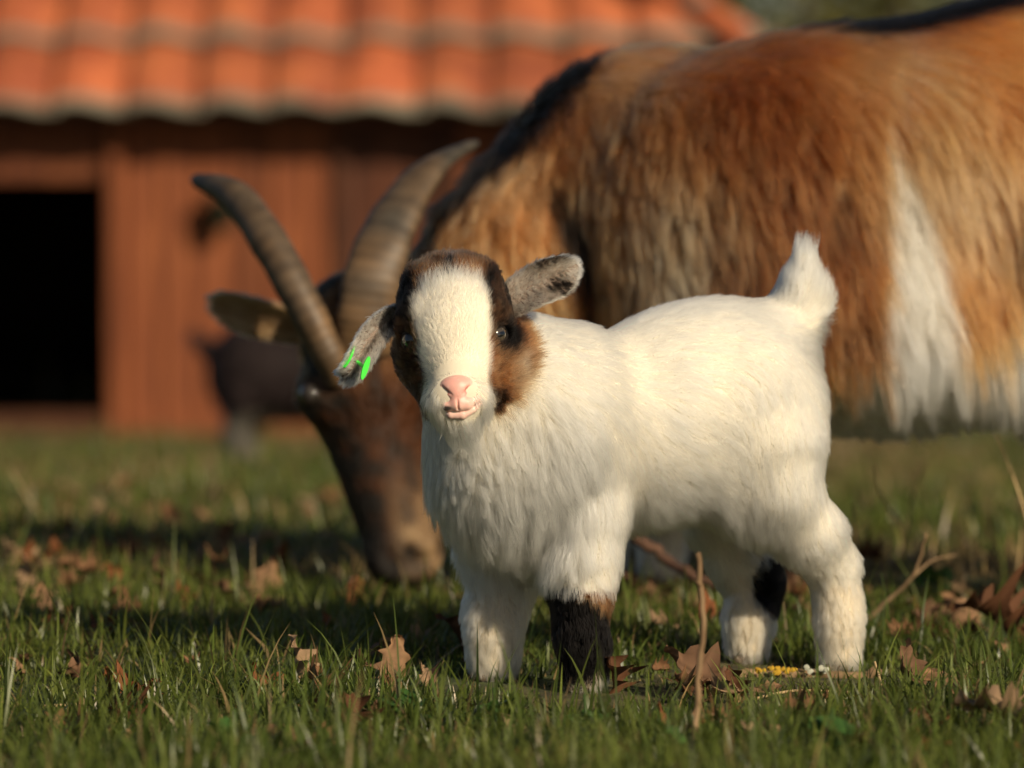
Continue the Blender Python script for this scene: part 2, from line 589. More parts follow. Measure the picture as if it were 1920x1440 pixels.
def build_shed():
    g = random.Random(5)
    z0 = -0.50; ztop = .60
    xl, xr = -2.55, .80
    yf, yb = 14.15, 16.6
    base = np.array([(xl + xr) / 2, (yf + yb) / 2, z0])
    root = empty('goat_shed', base, 'low wooden goat shed with orange clay tile hip roof and dark doorway', 'shed')
    M_W = noise_mat('stained_boards', [(.25, (.075, .020, .009)), (.55, (.18, .052, .018)), (.8, (.30, .100, .036))], 5, .75, (9, 9, .7), rand=.32, bump=.4)
    M_D = noise_mat('dark_beams', [(.3, (.045, .016, .008)), (.7, (.10, .034, .015))], 8, .8, (5, 5, 1), rand=.1)
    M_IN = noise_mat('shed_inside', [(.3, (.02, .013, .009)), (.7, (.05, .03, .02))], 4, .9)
    def put(name, me, c, parent=root, rot=(0, 0, 0)):
        o = obj(name, me, parent); o.location = tuple(np.array(c) - base); o.rotation_euler = rot
        return o
    hgt = ztop - z0
    bw = .118
    me = box_data('wall_board', bw - .006, .022, hgt, M_W, .004)
    rec0, rec1 = BX(635), BX(850)
    M_DB = noise_mat('dark_boards', [(.25, (.035, .012, .007)), (.55, (.085, .026, .011)), (.8, (.14, .042, .016))], 5, .75, (9, 9, .7), rand=.25, bump=.4)
    d0, d1 = BX(-130), BX(196)
    wall = put('front_wall', box_data('front_wall_frame', xr - d1 - .02, .03, hgt - .02, M_D), ((d1 + xr) / 2 + .01, yf + .04, (z0 + ztop) / 2))
    me_d = box_data('door_board', bw - .006, .022, hgt, M_DB, .004)
    def board(x, y, rz=0, parent=wall):
        dk = parent is wall and rec0 < x < rec1
        o = obj('door_board' if dk else 'wall_board', me_d if dk else me, parent)
        pl = np.array(parent.location) + base
        o.location = (x - pl[0], y - pl[1] + g.uniform(-.002, .002), (z0 + ztop) / 2 - pl[2]); o.rotation_euler = (0, 0, rz)
    x = d1 + bw / 2 + .05
    while x < xr:
        board(x, yf + (.012 if not rec0 < x < rec1 else .02))
        x += bw
    lw = put('front_wall', box_data('front_wall_frame', d0 - xl - .02, .03, hgt - .02, M_D), ((xl + d0) / 2 - .01, yf + .04, (z0 + ztop) / 2))
    x = d0 - bw / 2 - .05
    while x > xl:
        board(x, yf + .012, parent=lw); x -= bw
    for xx in (d0 - .022, d1 + .022):
        put('door_jamb', box_data('door_jamb', .05, .09, hgt, M_W, .006), (xx, yf, (z0 + ztop) / 2))
    zl = P(100, 338, yf)[2]
    put('lintel', box_data('lintel', d1 - d0 - .004, .05, ztop - zl, M_W, .004), ((d0 + d1) / 2, yf + .03, (ztop + zl) / 2))
    put('threshold', box_data('threshold', d1 - d0, .08, .07, M_D, .008), ((d0 + d1) / 2, yf + .02, z0 + .05))
    for xx in (rec0, rec1):
        put('wall_batten', box_data('wall_batten', .045, .03, hgt, M_D, .004), (xx, yf - .012, (z0 + ztop) / 2))
    # other walls
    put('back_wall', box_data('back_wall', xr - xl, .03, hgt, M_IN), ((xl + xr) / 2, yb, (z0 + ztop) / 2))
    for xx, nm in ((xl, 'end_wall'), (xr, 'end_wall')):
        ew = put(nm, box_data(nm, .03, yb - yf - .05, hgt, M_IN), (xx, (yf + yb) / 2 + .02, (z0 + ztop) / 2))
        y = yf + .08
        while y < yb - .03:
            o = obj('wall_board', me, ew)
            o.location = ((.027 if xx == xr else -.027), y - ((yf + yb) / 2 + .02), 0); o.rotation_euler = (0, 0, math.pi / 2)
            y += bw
    # roof: hip
    ov = .17
    ex0, ex1, ey0, ey1 = xl - ov, xr + ov, yf - ov - .02, yb + ov
    ze = .572
    slope = math.tan(R(38)); run = (ey1 - ey0) / 2
    zr = ze + run * slope
    V = [(ex0, ey0, ze), (ex1, ey0, ze), (ex1, ey1, ze), (ex0, ey1, ze), (ex0 + run, ey0 + run, zr), (ex1 - run, ey0 + run, zr)]
    V += [(a, b, c - .03) for a, b, c in V[:4]]
    F = [(0, 1, 5, 4), (1, 2, 5), (2, 3, 4, 5), (3, 0, 4), (6, 9, 8, 7), (0, 6, 7, 1), (1, 7, 8, 2), (2, 8, 9, 3), (3, 9, 6, 0)]
    roof = obj('roof', mesh_data('roof_deck', np.array(V) - base, F, M_D, False), root)
    # pantile
    tw, ex, tl = .235, .37, .43
    M_T, t, b = new_mat('clay_tile')
    c = t.nodes.new('ShaderNodeTexCoord'); sp = t.nodes.new('ShaderNodeSeparateXYZ')
    t.links.new(c.outputs['Object'], sp.inputs[0])
    oi = t.nodes.new('ShaderNodeObjectInfo')
    ad = t.nodes.new('ShaderNodeVectorMath'); ad.operation = 'ADD'
    cmb = t.nodes.new('ShaderNodeVectorMath'); cmb.operation = 'SCALE'; cmb.inputs[0].default_value = (13, 7, 3)
    t.links.new(oi.outputs['Random'], cmb.inputs['Scale'])
    t.links.new(c.outputs['Object'], ad.inputs[0]); t.links.new(cmb.outputs[0], ad.inputs[1])
    n = t.nodes.new('ShaderNodeTexNoise'); n.inputs['Scale'].default_value = 7; n.inputs['Detail'].default_value = 8
    t.links.new(ad.outputs[0], n.inputs['Vector'])
    r = t.nodes.new('ShaderNodeValToRGB'); e = r.color_ramp.elements
    e[0].position, e[0].color = .3, (.26, .055, .020, 1)
    e[1].position, e[1].color = .7, (.56, .155, .050, 1)
    t.links.new(n.outputs[0], r.inputs[0])
    ma = t.nodes.new('ShaderNodeMath'); ma.operation = 'MULTIPLY_ADD'; ma.inputs[1].default_value = .14; ma.inputs[2].default_value = -.02
    t.links.new(n.outputs[0], ma.inputs[0])
    lt = t.nodes.new('ShaderNodeMapRange'); lt.inputs['From Min'].default_value = -.02; lt.inputs['From Max'].default_value = .02
    sb = t.nodes.new('ShaderNodeMath'); sb.operation = 'SUBTRACT'
    t.links.new(ma.outputs[0], sb.inputs[0]); t.links.new(sp.outputs[1], sb.inputs[1])
    t.links.new(sb.outputs[0], lt.inputs['Value'])
    mx = t.nodes.new('ShaderNodeMix'); mx.data_type = 'RGBA'
    t.links.new(lt.outputs[0], mx.inputs[0]); t.links.new(r.outputs[0], mx.inputs[6]); mx.inputs[7].default_value = (.20, .175, .13, 1)
    hs = t.nodes.new('ShaderNodeHueSaturation'); mr = t.nodes.new('ShaderNodeMapRange'); mr.inputs['To Min'].default_value = .7; mr.inputs['To Max'].default_value = 1.2
    t.links.new(oi.outputs['Random'], mr.inputs['Value']); t.links.new(mr.outputs[0], hs.inputs['Value']); t.links.new(mx.outputs[2], hs.inputs['Color'])
    t.links.new(hs.outputs[0], b.inputs['Base Color']); b.inputs['Roughness'].default_value = .8
    nx = 13; V, F = [], []
    for j, yy in enumerate((0, tl / 2, tl)):
        for i in range(nx):
            u = i / (nx - 1)
            V.append((u * (tw + .03) - .015, yy, .015 * math.sin(u * 2 * math.pi - .4) + .05 - .012 * j))
    nb = len(V)
    V += [(a, b_, c_ - .016) for a, b_, c_ in V]
    for j in range(2):
        for i in range(nx - 1):
            a = j * nx + i
            F.append((a, a + 1, a + nx + 1, a + nx)); F.append((nb + a, nb + a + nx, nb + a + nx + 1, nb + a + 1))
    for i in range(nx - 1):
        F.append((i, nb + i, nb + i + 1, i + 1)); a = 2 * nx + i; F.append((a, a + 1, nb + a + 1, nb + a))
    for j in range(2):
        a = j * nx; F.append((a, a + nx, nb + a + nx, nb + a)); a = j * nx + nx - 1; F.append((a, nb + a, nb + a + nx, a + nx))
    tme = mesh_data('roof_tile', V, F, M_T, True)
    L = run / math.cos(R(38))
    sides = [((ex0, ey0), (1, 0), (0, 1), ex1 - ex0), ((ex1, ey0), (0, 1), (-1, 0), ey1 - ey0),
             ((ex1, ey1), (-1, 0), (0, -1), ex1 - ex0), ((ex0, ey1), (0, -1), (1, 0), ey1 - ey0)]
    for (sx, sy), du, dv, wid in sides:
        du3 = Vector((du[0], du[1], 0)); dv3 = Vector((dv[0], dv[1], 0))
        up = (dv3 * math.cos(R(38)) + Vector((0, 0, math.sin(R(38))))).normalized()
        nr = du3.cross(up).normalized()
        rows = int(L / ex) + 1
        for rr in range(rows):
            k = int(wid / tw)
            for cc in range(k):
                u = cc * tw + .5 * (wid - k * tw); v = rr * ex - .05
                inset = max(v + .1, 0) * math.cos(R(38))
                if u + tw * .6 < inset or u + tw * .4 > wid - inset:
                    continue
                o = obj('roof_tile', tme, roof)
                pt = Vector((sx, sy, ze)) + du3 * u + up * v + nr * (.004 + g.uniform(0, .006))
                m = Matrix.Identity(4)
                for i, ax in enumerate((du3, up, nr)):
                    for q in range(3):
                        m[q][i] = ax[q]
                m.translation = pt - Vector(base)
                o.matrix_local = m @ Matrix.Rotation(g.uniform(-.03, .03), 4, 'Z')
    # hip and ridge caps
    def cap_tile(a, b_):
        a = Vector(a); b_ = Vector(b_); d = (b_ - a); n_ = int(d.length / .28); d.normalize()
        Vc, Fc = [], []
        for j in range(2):
            for i in range(9):
                th = math.pi * i / 8; rad = .075 if j == 0 else .06
                Vc.append((math.cos(th) * rad, j * .33, math.sin(th) * rad * .8))
        for i in range(8):
            Fc.append((i, i + 1, 9 + i + 1, 9 + i))
        mc = mesh_data('ridge_tile', Vc, Fc, M_T, True)
        side = d.cross(Vector((0, 0, 1))).normalized(); nr = side.cross(d).normalized()
        for j in range(n_ + 1):
            o = obj('ridge_tile', mc, roof)
            m = Matrix.Identity(4)
            for i, ax in enumerate((side, d, nr)):
                for q in range(3):
                    m[q][i] = ax[q]
            m.translation = a + d * (j * .28) + nr * .055 - Vector(base)
            o.matrix_local = m
    r0, r1 = (ex0 + run, ey0 + run, zr), (ex1 - run, ey0 + run, zr)
    for a in ((ex0, ey0, ze), (ex0, ey1, ze)):
        cap_tile(a, r0)
    for a in ((ex1, ey0, ze), (ex1, ey1, ze)):
        cap_tile(a, r1)
    cap_tile(r0, r1)
    # hook with a greenish pail hanging on the wall
    c = P(415, 385, yf - .03)
    lr = empty('hanging_pail', c + np.array([0, -.045, -.08]), 'small dark green pail hanging on the shed wall', 'pail')
    M_P = noise_mat('pail_paint', [(.3, (.030, .036, .022)), (.7, (.07, .075, .05))], 20, .5)
    Vp, Fp = [], []
    prof = [(.0, .0), (.038, .0), (.050, .10), (.053, .10), (.053, .106), (.047, .106), (.036, .006), (0, .006)]
    for i in range(16):
        th = 2 * math.pi * i / 16
        for rr_, z_ in prof:
            Vp.append((rr_ * math.cos(th), rr_ * math.sin(th), z_))
    k = len(prof)
    for i in range(16):
        for j in range(k - 1):
            a, b_ = i * k + j, ((i + 1) % 16) * k + j
            Fp.append((a, b_, b_ + 1, a + 1))
    obj('pail', mesh_data('pail', Vp, Fp, M_P), lr)
    tube('handle', [np.array([-.05, 0, .1]), np.array([-.03, .01, .14]), np.array([0, .02, .155]), np.array([.03, .01, .14]), np.array([.05, 0, .1])], [.0025] * 5, M_HOOF, lr)
    tube('hook', [np.array([0, .08, .155]), np.array([0, .03, .15]), np.array([0, .015, .146]), np.array([0, .01, .158])], [.004] * 4, M_HOOF, lr)

def tube_mesh(pts, rad, sides=8, wide=None, ratio=1.0, color=None):
    pts = np.asarray(pts, float); n = len(pts)
    V = []
    tang = unit(np.gradient(pts, axis=0))
    ref = np.array(wide if wide is not None else [.3, .2, .93], float)
    for i in range(n):
        s = unit(ref - (ref @ tang[i]) * tang[i]); b = np.cross(tang[i], s)
        if wide is None:
            ref = s
        for k in range(sides):
            a = 2 * math.pi * k / sides
            V.append(pts[i] + rad[i] * (s * math.cos(a) + b * ratio * math.sin(a)))
    F = [(i * sides + k, i * sides + (k + 1) % sides, (i + 1) * sides + (k + 1) % sides, (i + 1) * sides + k) for i in range(n - 1) for k in range(sides)]
    F.append(tuple(range(sides - 1, -1, -1))); F.append(tuple((n - 1) * sides + k for k in range(sides)))
    return V, F

def tube(name, pts, rad, mat, parent=None, loc=None, sides=8):
    V, F = tube_mesh(pts, rad, sides)
    return obj(name, mesh_data(name, V, F, mat), parent, loc)

def catmull(pts, n):
    pts = np.asarray(pts, float)
    q = np.concatenate([[2 * pts[0] - pts[1]], pts, [2 * pts[-1] - pts[-2]]])
    out = []
    m = len(pts) - 1
    for u in np.linspace(0, m, n):
        i = min(int(u), m - 1); t = u - i
        a, b, c, d = q[i], q[i + 1], q[i + 2], q[i + 3]
        out.append(.5 * (2 * b + (c - a) * t + (2 * a - 5 * b + 4 * c - d) * t * t + (3 * b - a - 3 * c + d) * t ** 3))
    return np.array(out)

build_shed()

# ------------------------------------------------------------------ shrubs behind the shed
def build_shrubs():
    g = np.random.default_rng(11)
    ml = leaf_mat('shrub_leaf', .3, .6)
    mb = noise_mat('shrub_bark', [(.3, (.05, .035, .025)), (.7, (.13, .10, .07))], 12, .9)
    spots = [(-7.5, 26, 3.4), (-4.6, 24, 2.8), (-1.6, 25, 3.2), (1.3, 21.5, 2.7), (3.6, 23, 3.3), (6.2, 22, 2.9), (9.0, 25, 3.5), (12.0, 27, 3.8)]
    notes = ['behind the far end of the shed', 'rising behind the shed roof ridge', 'behind the middle of the shed roof', 'just right of the tiled hip corner',
             'above the back of the brown goat', 'beyond the hips of the brown goat', 'in the far pasture hedge', 'at the far end of the pasture hedge']
    for i, (x, y, h) in enumerate(spots):
        z = terrain(np.array([x]), np.array([y]))[0]
        root = empty('shrub_tree', (x, y, z), 'tall olive green leafy shrub ' + notes[i], 'shrub', 'hedge shrubs beyond the shed')
        V, F, off = [], [], 0
        for k in range(6):
            a = g.random() * 6.28; sp = .5 + .5 * g.random()
            pts = catmull([(0, 0, -.05), (.15 * math.cos(a), .15 * math.sin(a), h * .25), (sp * .6 * math.cos(a), sp * .6 * math.sin(a), h * .55), (sp * math.cos(a), sp * math.sin(a), h * .85)], 7)
            v, f = tube_mesh(pts, np.linspace(.06, .012, 7), 6)
            V += v; F += [tuple(q + off for q in ff) for ff in f]; off += len(v)
        obj('trunk', mesh_data('trunk', V, F, mb), root)
        n = 5200
        cl = g.normal(size=(60, 3)) * np.array([.75, .75, .26 * h]) + np.array([0, 0, h * .52])
        c = cl[g.integers(0, 60, n)] + g.normal(size=(n, 3)) * .19
        c = c[c[:, 2] > .05]; n = len(c)
        d1 = unit(g.normal(size=(n, 3))); d2 = unit(np.cross(d1, g.normal(size=(n, 3))))
        s = (.045 + .04 * g.random(n))[:, None]
        Vl = np.stack([c - d1 * s, c + d2 * s * .45, c + d1 * s, c - d2 * s * .45], 1).reshape(-1, 3)
        Q = np.arange(4 * n).reshape(n, 4)
        col = mixc(np.array([.050, .062, .012]), np.array([.15, .13, .032]), g.random(n))
        obj('crown', grid_mesh_fast('crown', Vl, Q, ml, np.repeat(col, 4, axis=0)), root)

build_shrubs()
#KID-BEGIN
# ------------------------------------------------------------------ shared animal pieces
def frame(axis, up=(0, 0, 1)):
    a = unit(axis); l = unit(np.cross(up, a)); u = np.cross(a, l)
    return np.stack([a, l, u])

def ear_mesh(path, wide, widths, cup, thick, nu=18, nv=9):
    """a leaf-shaped, cupped ear: path = centre line, wide = across direction per path point, cup = depth of the hollow"""
    c = catmull(path, nu); wv = catmull(wide, nu)
    wd = np.interp(np.linspace(0, 1, nu), np.linspace(0, 1, len(widths)), widths)
    tang = unit(np.gradient(c, axis=0))
    V = np.zeros((2, nu, nv, 3)); hollow = np.zeros((nu, 3))
    for i in range(nu):
        s = unit(wv[i] - (wv[i] @ tang[i]) * tang[i]); nrm = np.cross(s, tang[i])
        hollow[i] = nrm
        for j in range(nv):
            v = -1 + 2 * j / (nv - 1)
            th = thick * (1 - .75 * v * v) * (1 - .5 * (i / (nu - 1)) ** 2)
            q = c[i] + s * wd[i] * .5 * v + nrm * cup * (v * v - .35) * wd[i]
            V[0, i, j] = q + nrm * th * .5
            V[1, i, j] = q - nrm * th * .5
    idx = np.arange(2 * nu * nv).reshape(2, nu, nv)
    Q = []
    for i in range(nu - 1):
        for j in range(nv - 1):
            Q.append((idx[0, i, j], idx[0, i, j + 1], idx[0, i + 1, j + 1], idx[0, i + 1, j]))
            Q.append((idx[1, i, j], idx[1, i + 1, j], idx[1, i + 1, j + 1], idx[1, i, j + 1]))
        Q.append((idx[0, i, 0], idx[0, i + 1, 0], idx[1, i + 1, 0], idx[1, i, 0]))
        Q.append((idx[0, i, -1], idx[1, i, -1], idx[1, i + 1, -1], idx[0, i + 1, -1]))
    for j in range(nv - 1):
        Q.append((idx[0, -1, j], idx[0, -1, j + 1], idx[1, -1, j + 1], idx[1, -1, j]))
        Q.append((idx[0, 0, j], idx[1, 0, j], idx[1, 0, j + 1], idx[0, 0, j + 1]))
    Vf = V.reshape(-1, 3); Q = np.array(Q)
    N = np.zeros_like(Vf)
    fn = np.cross(Vf[Q[:, 2]] - Vf[Q[:, 0]], Vf[Q[:, 3]] - Vf[Q[:, 1]])
    for k in range(4):
        np.add.at(N, Q[:, k], fn)
    N = unit(N)
    # outward check: inner layer should look along its hollow normal
    if (N[:nu * nv] * np.repeat(hollow, nv, 0)).sum() < 0:
        Q = Q[:, ::-1]; N = -N
    u = np.tile(np.repeat(np.linspace(0, 1, nu), nv), 2); v = np.tile(np.tile(np.linspace(-1, 1, nv), nu), 2)
    inner = np.repeat([1.0, 0.0], nu * nv)
    return Vf, Q, N, c, u, v, inner

def eye_mat():
    m, t, b = new_mat('goat_eye')
    c = t.nodes.new('ShaderNodeTexCoord'); sp = t.nodes.new('ShaderNodeSeparateXYZ')
    t.links.new(c.outputs['Object'], sp.inputs[0])
    # local +y looks out of the eye, x along the slit; radius 1
    ln = t.nodes.new('ShaderNodeMath'); ln.operation = 'MULTIPLY'; ln.inputs[1].default_value = 1.0
    t.links.new(sp.outputs[1], ln.inputs[0])
    r = t.nodes.new('ShaderNodeValToRGB'); e = r.color_ramp.elements
    e[0].position, e[0].color = .55, (.02, .016, .013, 1)
    e[1].position, e[1].color = .68, (.055, .043, .030, 1)
    x = e.new(.62); x.color = (.035, .025, .018, 1)
    t.links.new(ln.outputs[0], r.inputs[0])
    sx = t.nodes.new('ShaderNodeMath'); sx.operation = 'MULTIPLY'; sx.inputs[1].default_value = 2.1
    sz = t.nodes.new('ShaderNodeMath'); sz.operation = 'MULTIPLY'; sz.inputs[1].default_value = 5.0
    t.links.new(sp.outputs[0], sx.inputs[0]); t.links.new(sp.outputs[2], sz.inputs[0])
    cb = t.nodes.new('ShaderNodeCombineXYZ'); t.links.new(sx.outputs[0], cb.inputs[0]); t.links.new(sz.outputs[0], cb.inputs[1])
    vl = t.nodes.new('ShaderNodeVectorMath'); vl.operation = 'LENGTH'; t.links.new(cb.outputs[0], vl.inputs[0])
    cr = t.nodes.new('ShaderNodeValToRGB'); e = cr.color_ramp.elements
    e[0].position, e[0].color = .85, (1, 1, 1, 1); e[1].position, e[1].color = 1.0, (0, 0, 0, 1)
    t.links.new(vl.outputs['Value'], cr.inputs[0])
    mx = t.nodes.new('ShaderNodeMix'); mx.data_type = 'RGBA'
    t.links.new(cr.outputs[0], mx.inputs[0]); t.links.new(r.outputs[0], mx.inputs[6]); mx.inputs[7].default_value = (.004, .004, .005, 1)
    t.links.new(mx.outputs[2], b.inputs['Base Color'])
    b.inputs['Roughness'].default_value = .06
    b.inputs['Coat Weight'].default_value = 1.0; b.inputs['Coat Roughness'].default_value = .02
    return m
M_EYE = eye_mat()
M_LID = noise_mat('eyelid_skin', [(.3, (.010, .008, .007)), (.7, (.03, .022, .018))], 300, .45)

def sphere_data(name, n=20, m=14, mat=None):
    V, F = [], []
    for j in range(m + 1):
        th = math.pi * j / m
        for i in range(n):
            a = 2 * math.pi * i / n
            V.append((math.sin(th) * math.cos(a), math.cos(th), math.sin(th) * math.sin(a)))
    for j in range(m):
        for i in range(n):
            F.append((j * n + i, j * n + (i + 1) % n, (j + 1) * n + (i + 1) % n, (j + 1) * n + i))
    return mesh_data(name, V, F, mat)
EYE_ME = sphere_data('eye', mat=M_EYE)

def lid_data(half_w=1.15, half_h=.47):
    """ring of skin on the eyeball with an almond opening"""
    V, F = [], []
    n = 32; rows = 6
    for i in range(n):
        a = 2 * math.pi * i / n
        ox = half_w * math.cos(a); oz = half_h * math.sin(a) * (1 - .25 * abs(math.cos(a)))
        for j in range(rows):
            s = j / (rows - 1)
            x = ox + (1.45 * math.cos(a) - ox) * s; z = oz + (1.35 * math.sin(a) - oz) * s
            rr = 1.02 + .10 * math.sin(min(s * 3, 1) * math.pi / 2) - .12 * s
            l = math.hypot(x, z)
            ang = min(l, 1.45)
            k = math.sin(ang) / max(l, 1e-6)
            V.append((x * k * rr, math.cos(ang) * rr, z * k * rr))
    for i in range(n):
        for j in range(rows - 1):
            F.append((i * rows + j, ((i + 1) % n) * rows + j, ((i + 1) % n) * rows + j + 1, i * rows + j + 1))
    return mesh_data('eyelid', V, F, M_LID)
LID_ME = lid_data()

def put_eye(c, out, slit, r, parent, base):
    o = obj('eye', EYE_ME, parent)
    y = unit(out); x = unit(np.asarray(slit) - (np.asarray(slit) @ y) * y); z = np.cross(x, y)
    m = Matrix.Identity(4)
    for i, ax in enumerate((x, y, z)):
        for q in range(3):
            m[q][i] = ax[q] * r
    m.translation = Vector(np.asarray(c) - base)
    o.matrix_local = m
    obj('eyelid', LID_ME, o)
    return o

def hoof_data(name, s):
    pr = []
    for sg in (-1, 1):
        pr += [cap((sg * .45 * s, .25 * s, .0), (sg * .42 * s, -.55 * s, -.05 * s), .5 * s, .38 * s, .1 * s),
               cap((sg * .40 * s, .15 * s, .5 * s), (sg * .42 * s, -.2 * s, .2 * s), .48 * s, .42 * s, .15 * s)]
    pr.append(('e', np.array([0, 0, -1.25 * s]), np.eye(3), np.array([3 * s, 3 * s, .95 * s]), -.05 * s))
    V, Q, N = polygonize(pr, s * .16)
    return grid_mesh_fast(name, V, Q, M_HOOF)

# ------------------------------------------------------------------ the white kid
CREAM = np.array([.90, .81, .645]); BROWN = np.array([.17, .075, .030]); BLACK = np.array([.005, .004, .004]); GREY = np.array([.50, .46, .39])

def build_kid():
    ax = unit(np.array([.883, .47, 0.0])); FR = frame(ax)      # rows: backwards along the body, lateral, up
    FR = np.stack([ax, unit(np.array([-.47, .883, 0])), np.array([0, 0, 1.0])])
    base = np.array([P(1250, 1270, 3.7)[0], 3.70, terrain(np.array([.13]), np.array([3.70]))[0]])
    gz = lambda px, Y: (lambda q: np.array([q[0], q[1], terrain(np.array([q[0]]), np.array([q[1]]))[0]]))(P(px, 1270, Y))
    # head frame
    HCn = P(850, 597, 3.565)
    roll = R(4.0)
    S = np.array([math.cos(roll), 0, math.sin(roll)]); H = np.array([-math.sin(roll), 0, math.cos(roll)]); Qd = np.array([0, -1.0, 0])
    HB = np.stack([S, H, Qd])
    hp = lambda s, h, q: HCn + S * s + H * h + Qd * q
    F = Qd * .735 - H * .675; Nn = Qd * .675 + H * .735
    HU = np.stack([F, S, Nn])
    hu = lambda u, s, n: HCn + F * u + S * s + Nn * n
    feet = {'nf': gz(1094, 3.59), 'ff': gz(925, 3.655), 'nh': gz(1573, 3.725), 'fh': gz(1402, 3.785)}
    def foot(k, dz): return feet[k] + np.array([0, 0, dz])
    prims = [
        ell(P(1095, 824, 3.655), FR, (.092, .060, .069), .05),
        ell(P(1290, 762, 3.705), FR, (.098, .067, .085), .055),
        ell(P(1383, 755, 3.745), FR, (.064, .056, .079), .05),
        ell(P(958, 872, 3.615), FR, (.057, .050, .053), .05),
        cap(P(1020, 770, 3.62), P(885, 675, 3.585), .058, .046, .04),
        cap(P(932, 850, 3.612), P(884, 735, 3.608), .045, .033, .03),
        cap(P(1055, 695, 3.64), P(985, 690, 3.62), .032, .034, .04),
        # near thigh and hind leg
        ell(P(1432, 835, 3.70), FR, (.050, .030, .078), .04),
    ]
    prims += chain([(P(1440, 840, 3.70), .042), (P(1456, 915, 3.695), .029), (P(1518, 1000, 3.715), .0255), (P(1560, 1060, 3.73), .0180),
                    (P(1572, 1130, 3.73), .0145), (foot('nh', .040), .0135), (foot('nh', .016), .0165)], .018)
    prims += chain([(P(1370, 870, 3.785), .046), (P(1356, 955, 3.79), .032), (P(1390, 1040, 3.80), .026), (P(1412, 1090, 3.805), .0205),
                    (P(1408, 1150, 3.80), .0145), (foot('fh', .040), .0135), (foot('fh', .016), .016)], .018)
    prims += chain([(P(1095, 880, 3.630), .038), (P(1096, 960, 3.615), .031), (P(1094, 1050, 3.60), .0240), (P(1090, 1115, 3.597), .0200),
                    (P(1086, 1180, 3.593), .0150), (foot('nf', .040), .0135), (foot('nf', .015), .0165)], .018)
    prims += chain([(P(985, 920, 3.665), .044), (P(955, 1010, 3.675), .032), (P(945, 1080, 3.675), .0225), (P(928, 1150, 3.67), .0210),
                    (P(925, 1210, 3.665), .0135), (foot('ff', .040), .0130), (foot('ff', .015), .0160)], .018)
    prims += [cap(P(1470, 620, 3.752), P(1500, 570, 3.755), .026, .018, .03), cap(P(1500, 575, 3.755), P(1508, 486, 3.757), .0185, .0065, .02)]
    # head
    prims += [
        ell(hu(-.002, 0, -.002), HU, (.045, .0365, .038), .025),
        ell(hp(0, .019, -.006), HB, (.0385, .020, .034), .02),
        ell(hu(.012, 0, .009), HU, (.035, .034, .031), .025),
        cap(hu(.032, 0, .000), hp(0, -.0605, .0605), .0325, .0205, .025),
        cap(hp(0, -.035, .005), hp(0, -.0740, .0560), .028, .0130, .018),
        cap(hp(-.0145, -.0620, .061), hp(-.010, -.057, .065), .0130, .0115, .008), cap(hp(.0145, -.0610, .061), hp(.010, -.057, .065), .0130, .0115, .008),
    ]
    for sg in (-1, 1):
        prims += [cap(hp(sg * .017, -.034, -.004), hp(sg * .011, -.058, .03), .0235, .017, .02),
                  cap(hp(sg * .0305, .001, .020), hp(sg * .0270, .009, .027), .0120, .0110, .010),
                  cap(hp(sg * .0270, -.025, .026), hp(sg * .020, -.036, .036), .0095, .009, .012)]
    eyes = []
    for sg in (-1, 1):
        c = hp(sg * .0318, -.0150, .0262)
        eyes.append(c)
        prims.append(('e', hp(sg * .0400, -.0150, .0335), HB, np.array([.0090, .0075, .011]), -.006))
    V, Q, N = polygonize(prims, .0032)
    print('kid verts', len(V))

    def headl(p):
        d = p - HCn
        return d @ S, d @ H, d @ Qd

    def colour(p):
        s, h, q = headl(p)
        nz = (vnoise(p, 90, 1) - .5); nz2 = (vnoise(p, 35, 2) - .5)
        col = np.tile(CREAM, (len(p), 1)) * (1 + .05 * nz2[:, None])
        # blaze half-width along the face
        wb = np.interp(h, [-.09, -.06, -.045, -.02, .010, .022, .032, .0375], [.026, .0265, .026, .0285, .0310, .0290, .022, .006]) + .003 * nz
        notch = .006 * np.exp(-(s / .006) ** 2)
        blaze = 1 - smooth(-.0025, .0025, np.abs(s - .0005) - wb + np.where(h > .022, notch, 0))
        blaze = blaze * smooth(-.012, .002, q)
        rr = np.sqrt((s * .95) ** 2 + (np.where(h < -.008, .77, .95) * (h + .008)) ** 2 + (np.minimum(q, 0) * 1.0) ** 2) + .006 * nz2
        head = 1 - smooth(.060, .065, rr)
        head = head * smooth(-.088, -.080, h + .25 * np.maximum(np.abs(s) - .02, 0))
        throat = smooth(-.062, -.072, h) * (1 - smooth(.020, .026, np.abs(s)))   # white under the chin
        # dark mask
        side = smooth(.023, .030, np.abs(s))
        dark = np.clip(side * smooth(-.055, -.01, h) * (1 - smooth(.030, .040, h)), 0, 1)
        right = s > 0
        eyepatch = 1 - smooth(.015, .024, np.sqrt((np.abs(s) - .036) ** 2 + (h + .014) ** 2 + ((q - .018) * .7) ** 2))
        upper = smooth(-.012, .004, h) * side
        dk = np.where(right, np.maximum(upper * smooth(-.030, -.008, q + .012), eyepatch * .95), np.maximum(upper, side * smooth(-.075, -.035, h) * .85))
        jaw = (1 - smooth(.006, .014, np.sqrt((s - .029) ** 2 + (h + .066) ** 2))) + (1 - smooth(.012, .022, np.sqrt((s + .028) ** 2 + (h + .062) ** 2)))
        top = np.exp(-(s / .013) ** 2) * smooth(.028, .034, h) * (1 - smooth(.040, .048, h))
        dk = np.clip(np.maximum(np.maximum(dk, jaw * .9), top * .8) + nz * .5 * (dk > .05), 0, 1) * (1 - smooth(.031, .040, h) * (1 - top))
        br = mixc(BROWN * .8, BROWN * 1.5, np.clip(.5 + nz2 * 1.6, 0, 1))
        br = mixc(br, np.array([.44, .33, .22]), np.where(right, np.exp(-((s - .050) / .006) ** 2) * smooth(-.02, -.045, h) * .6, 0))
        hc = mixc(br, BLACK, dk)
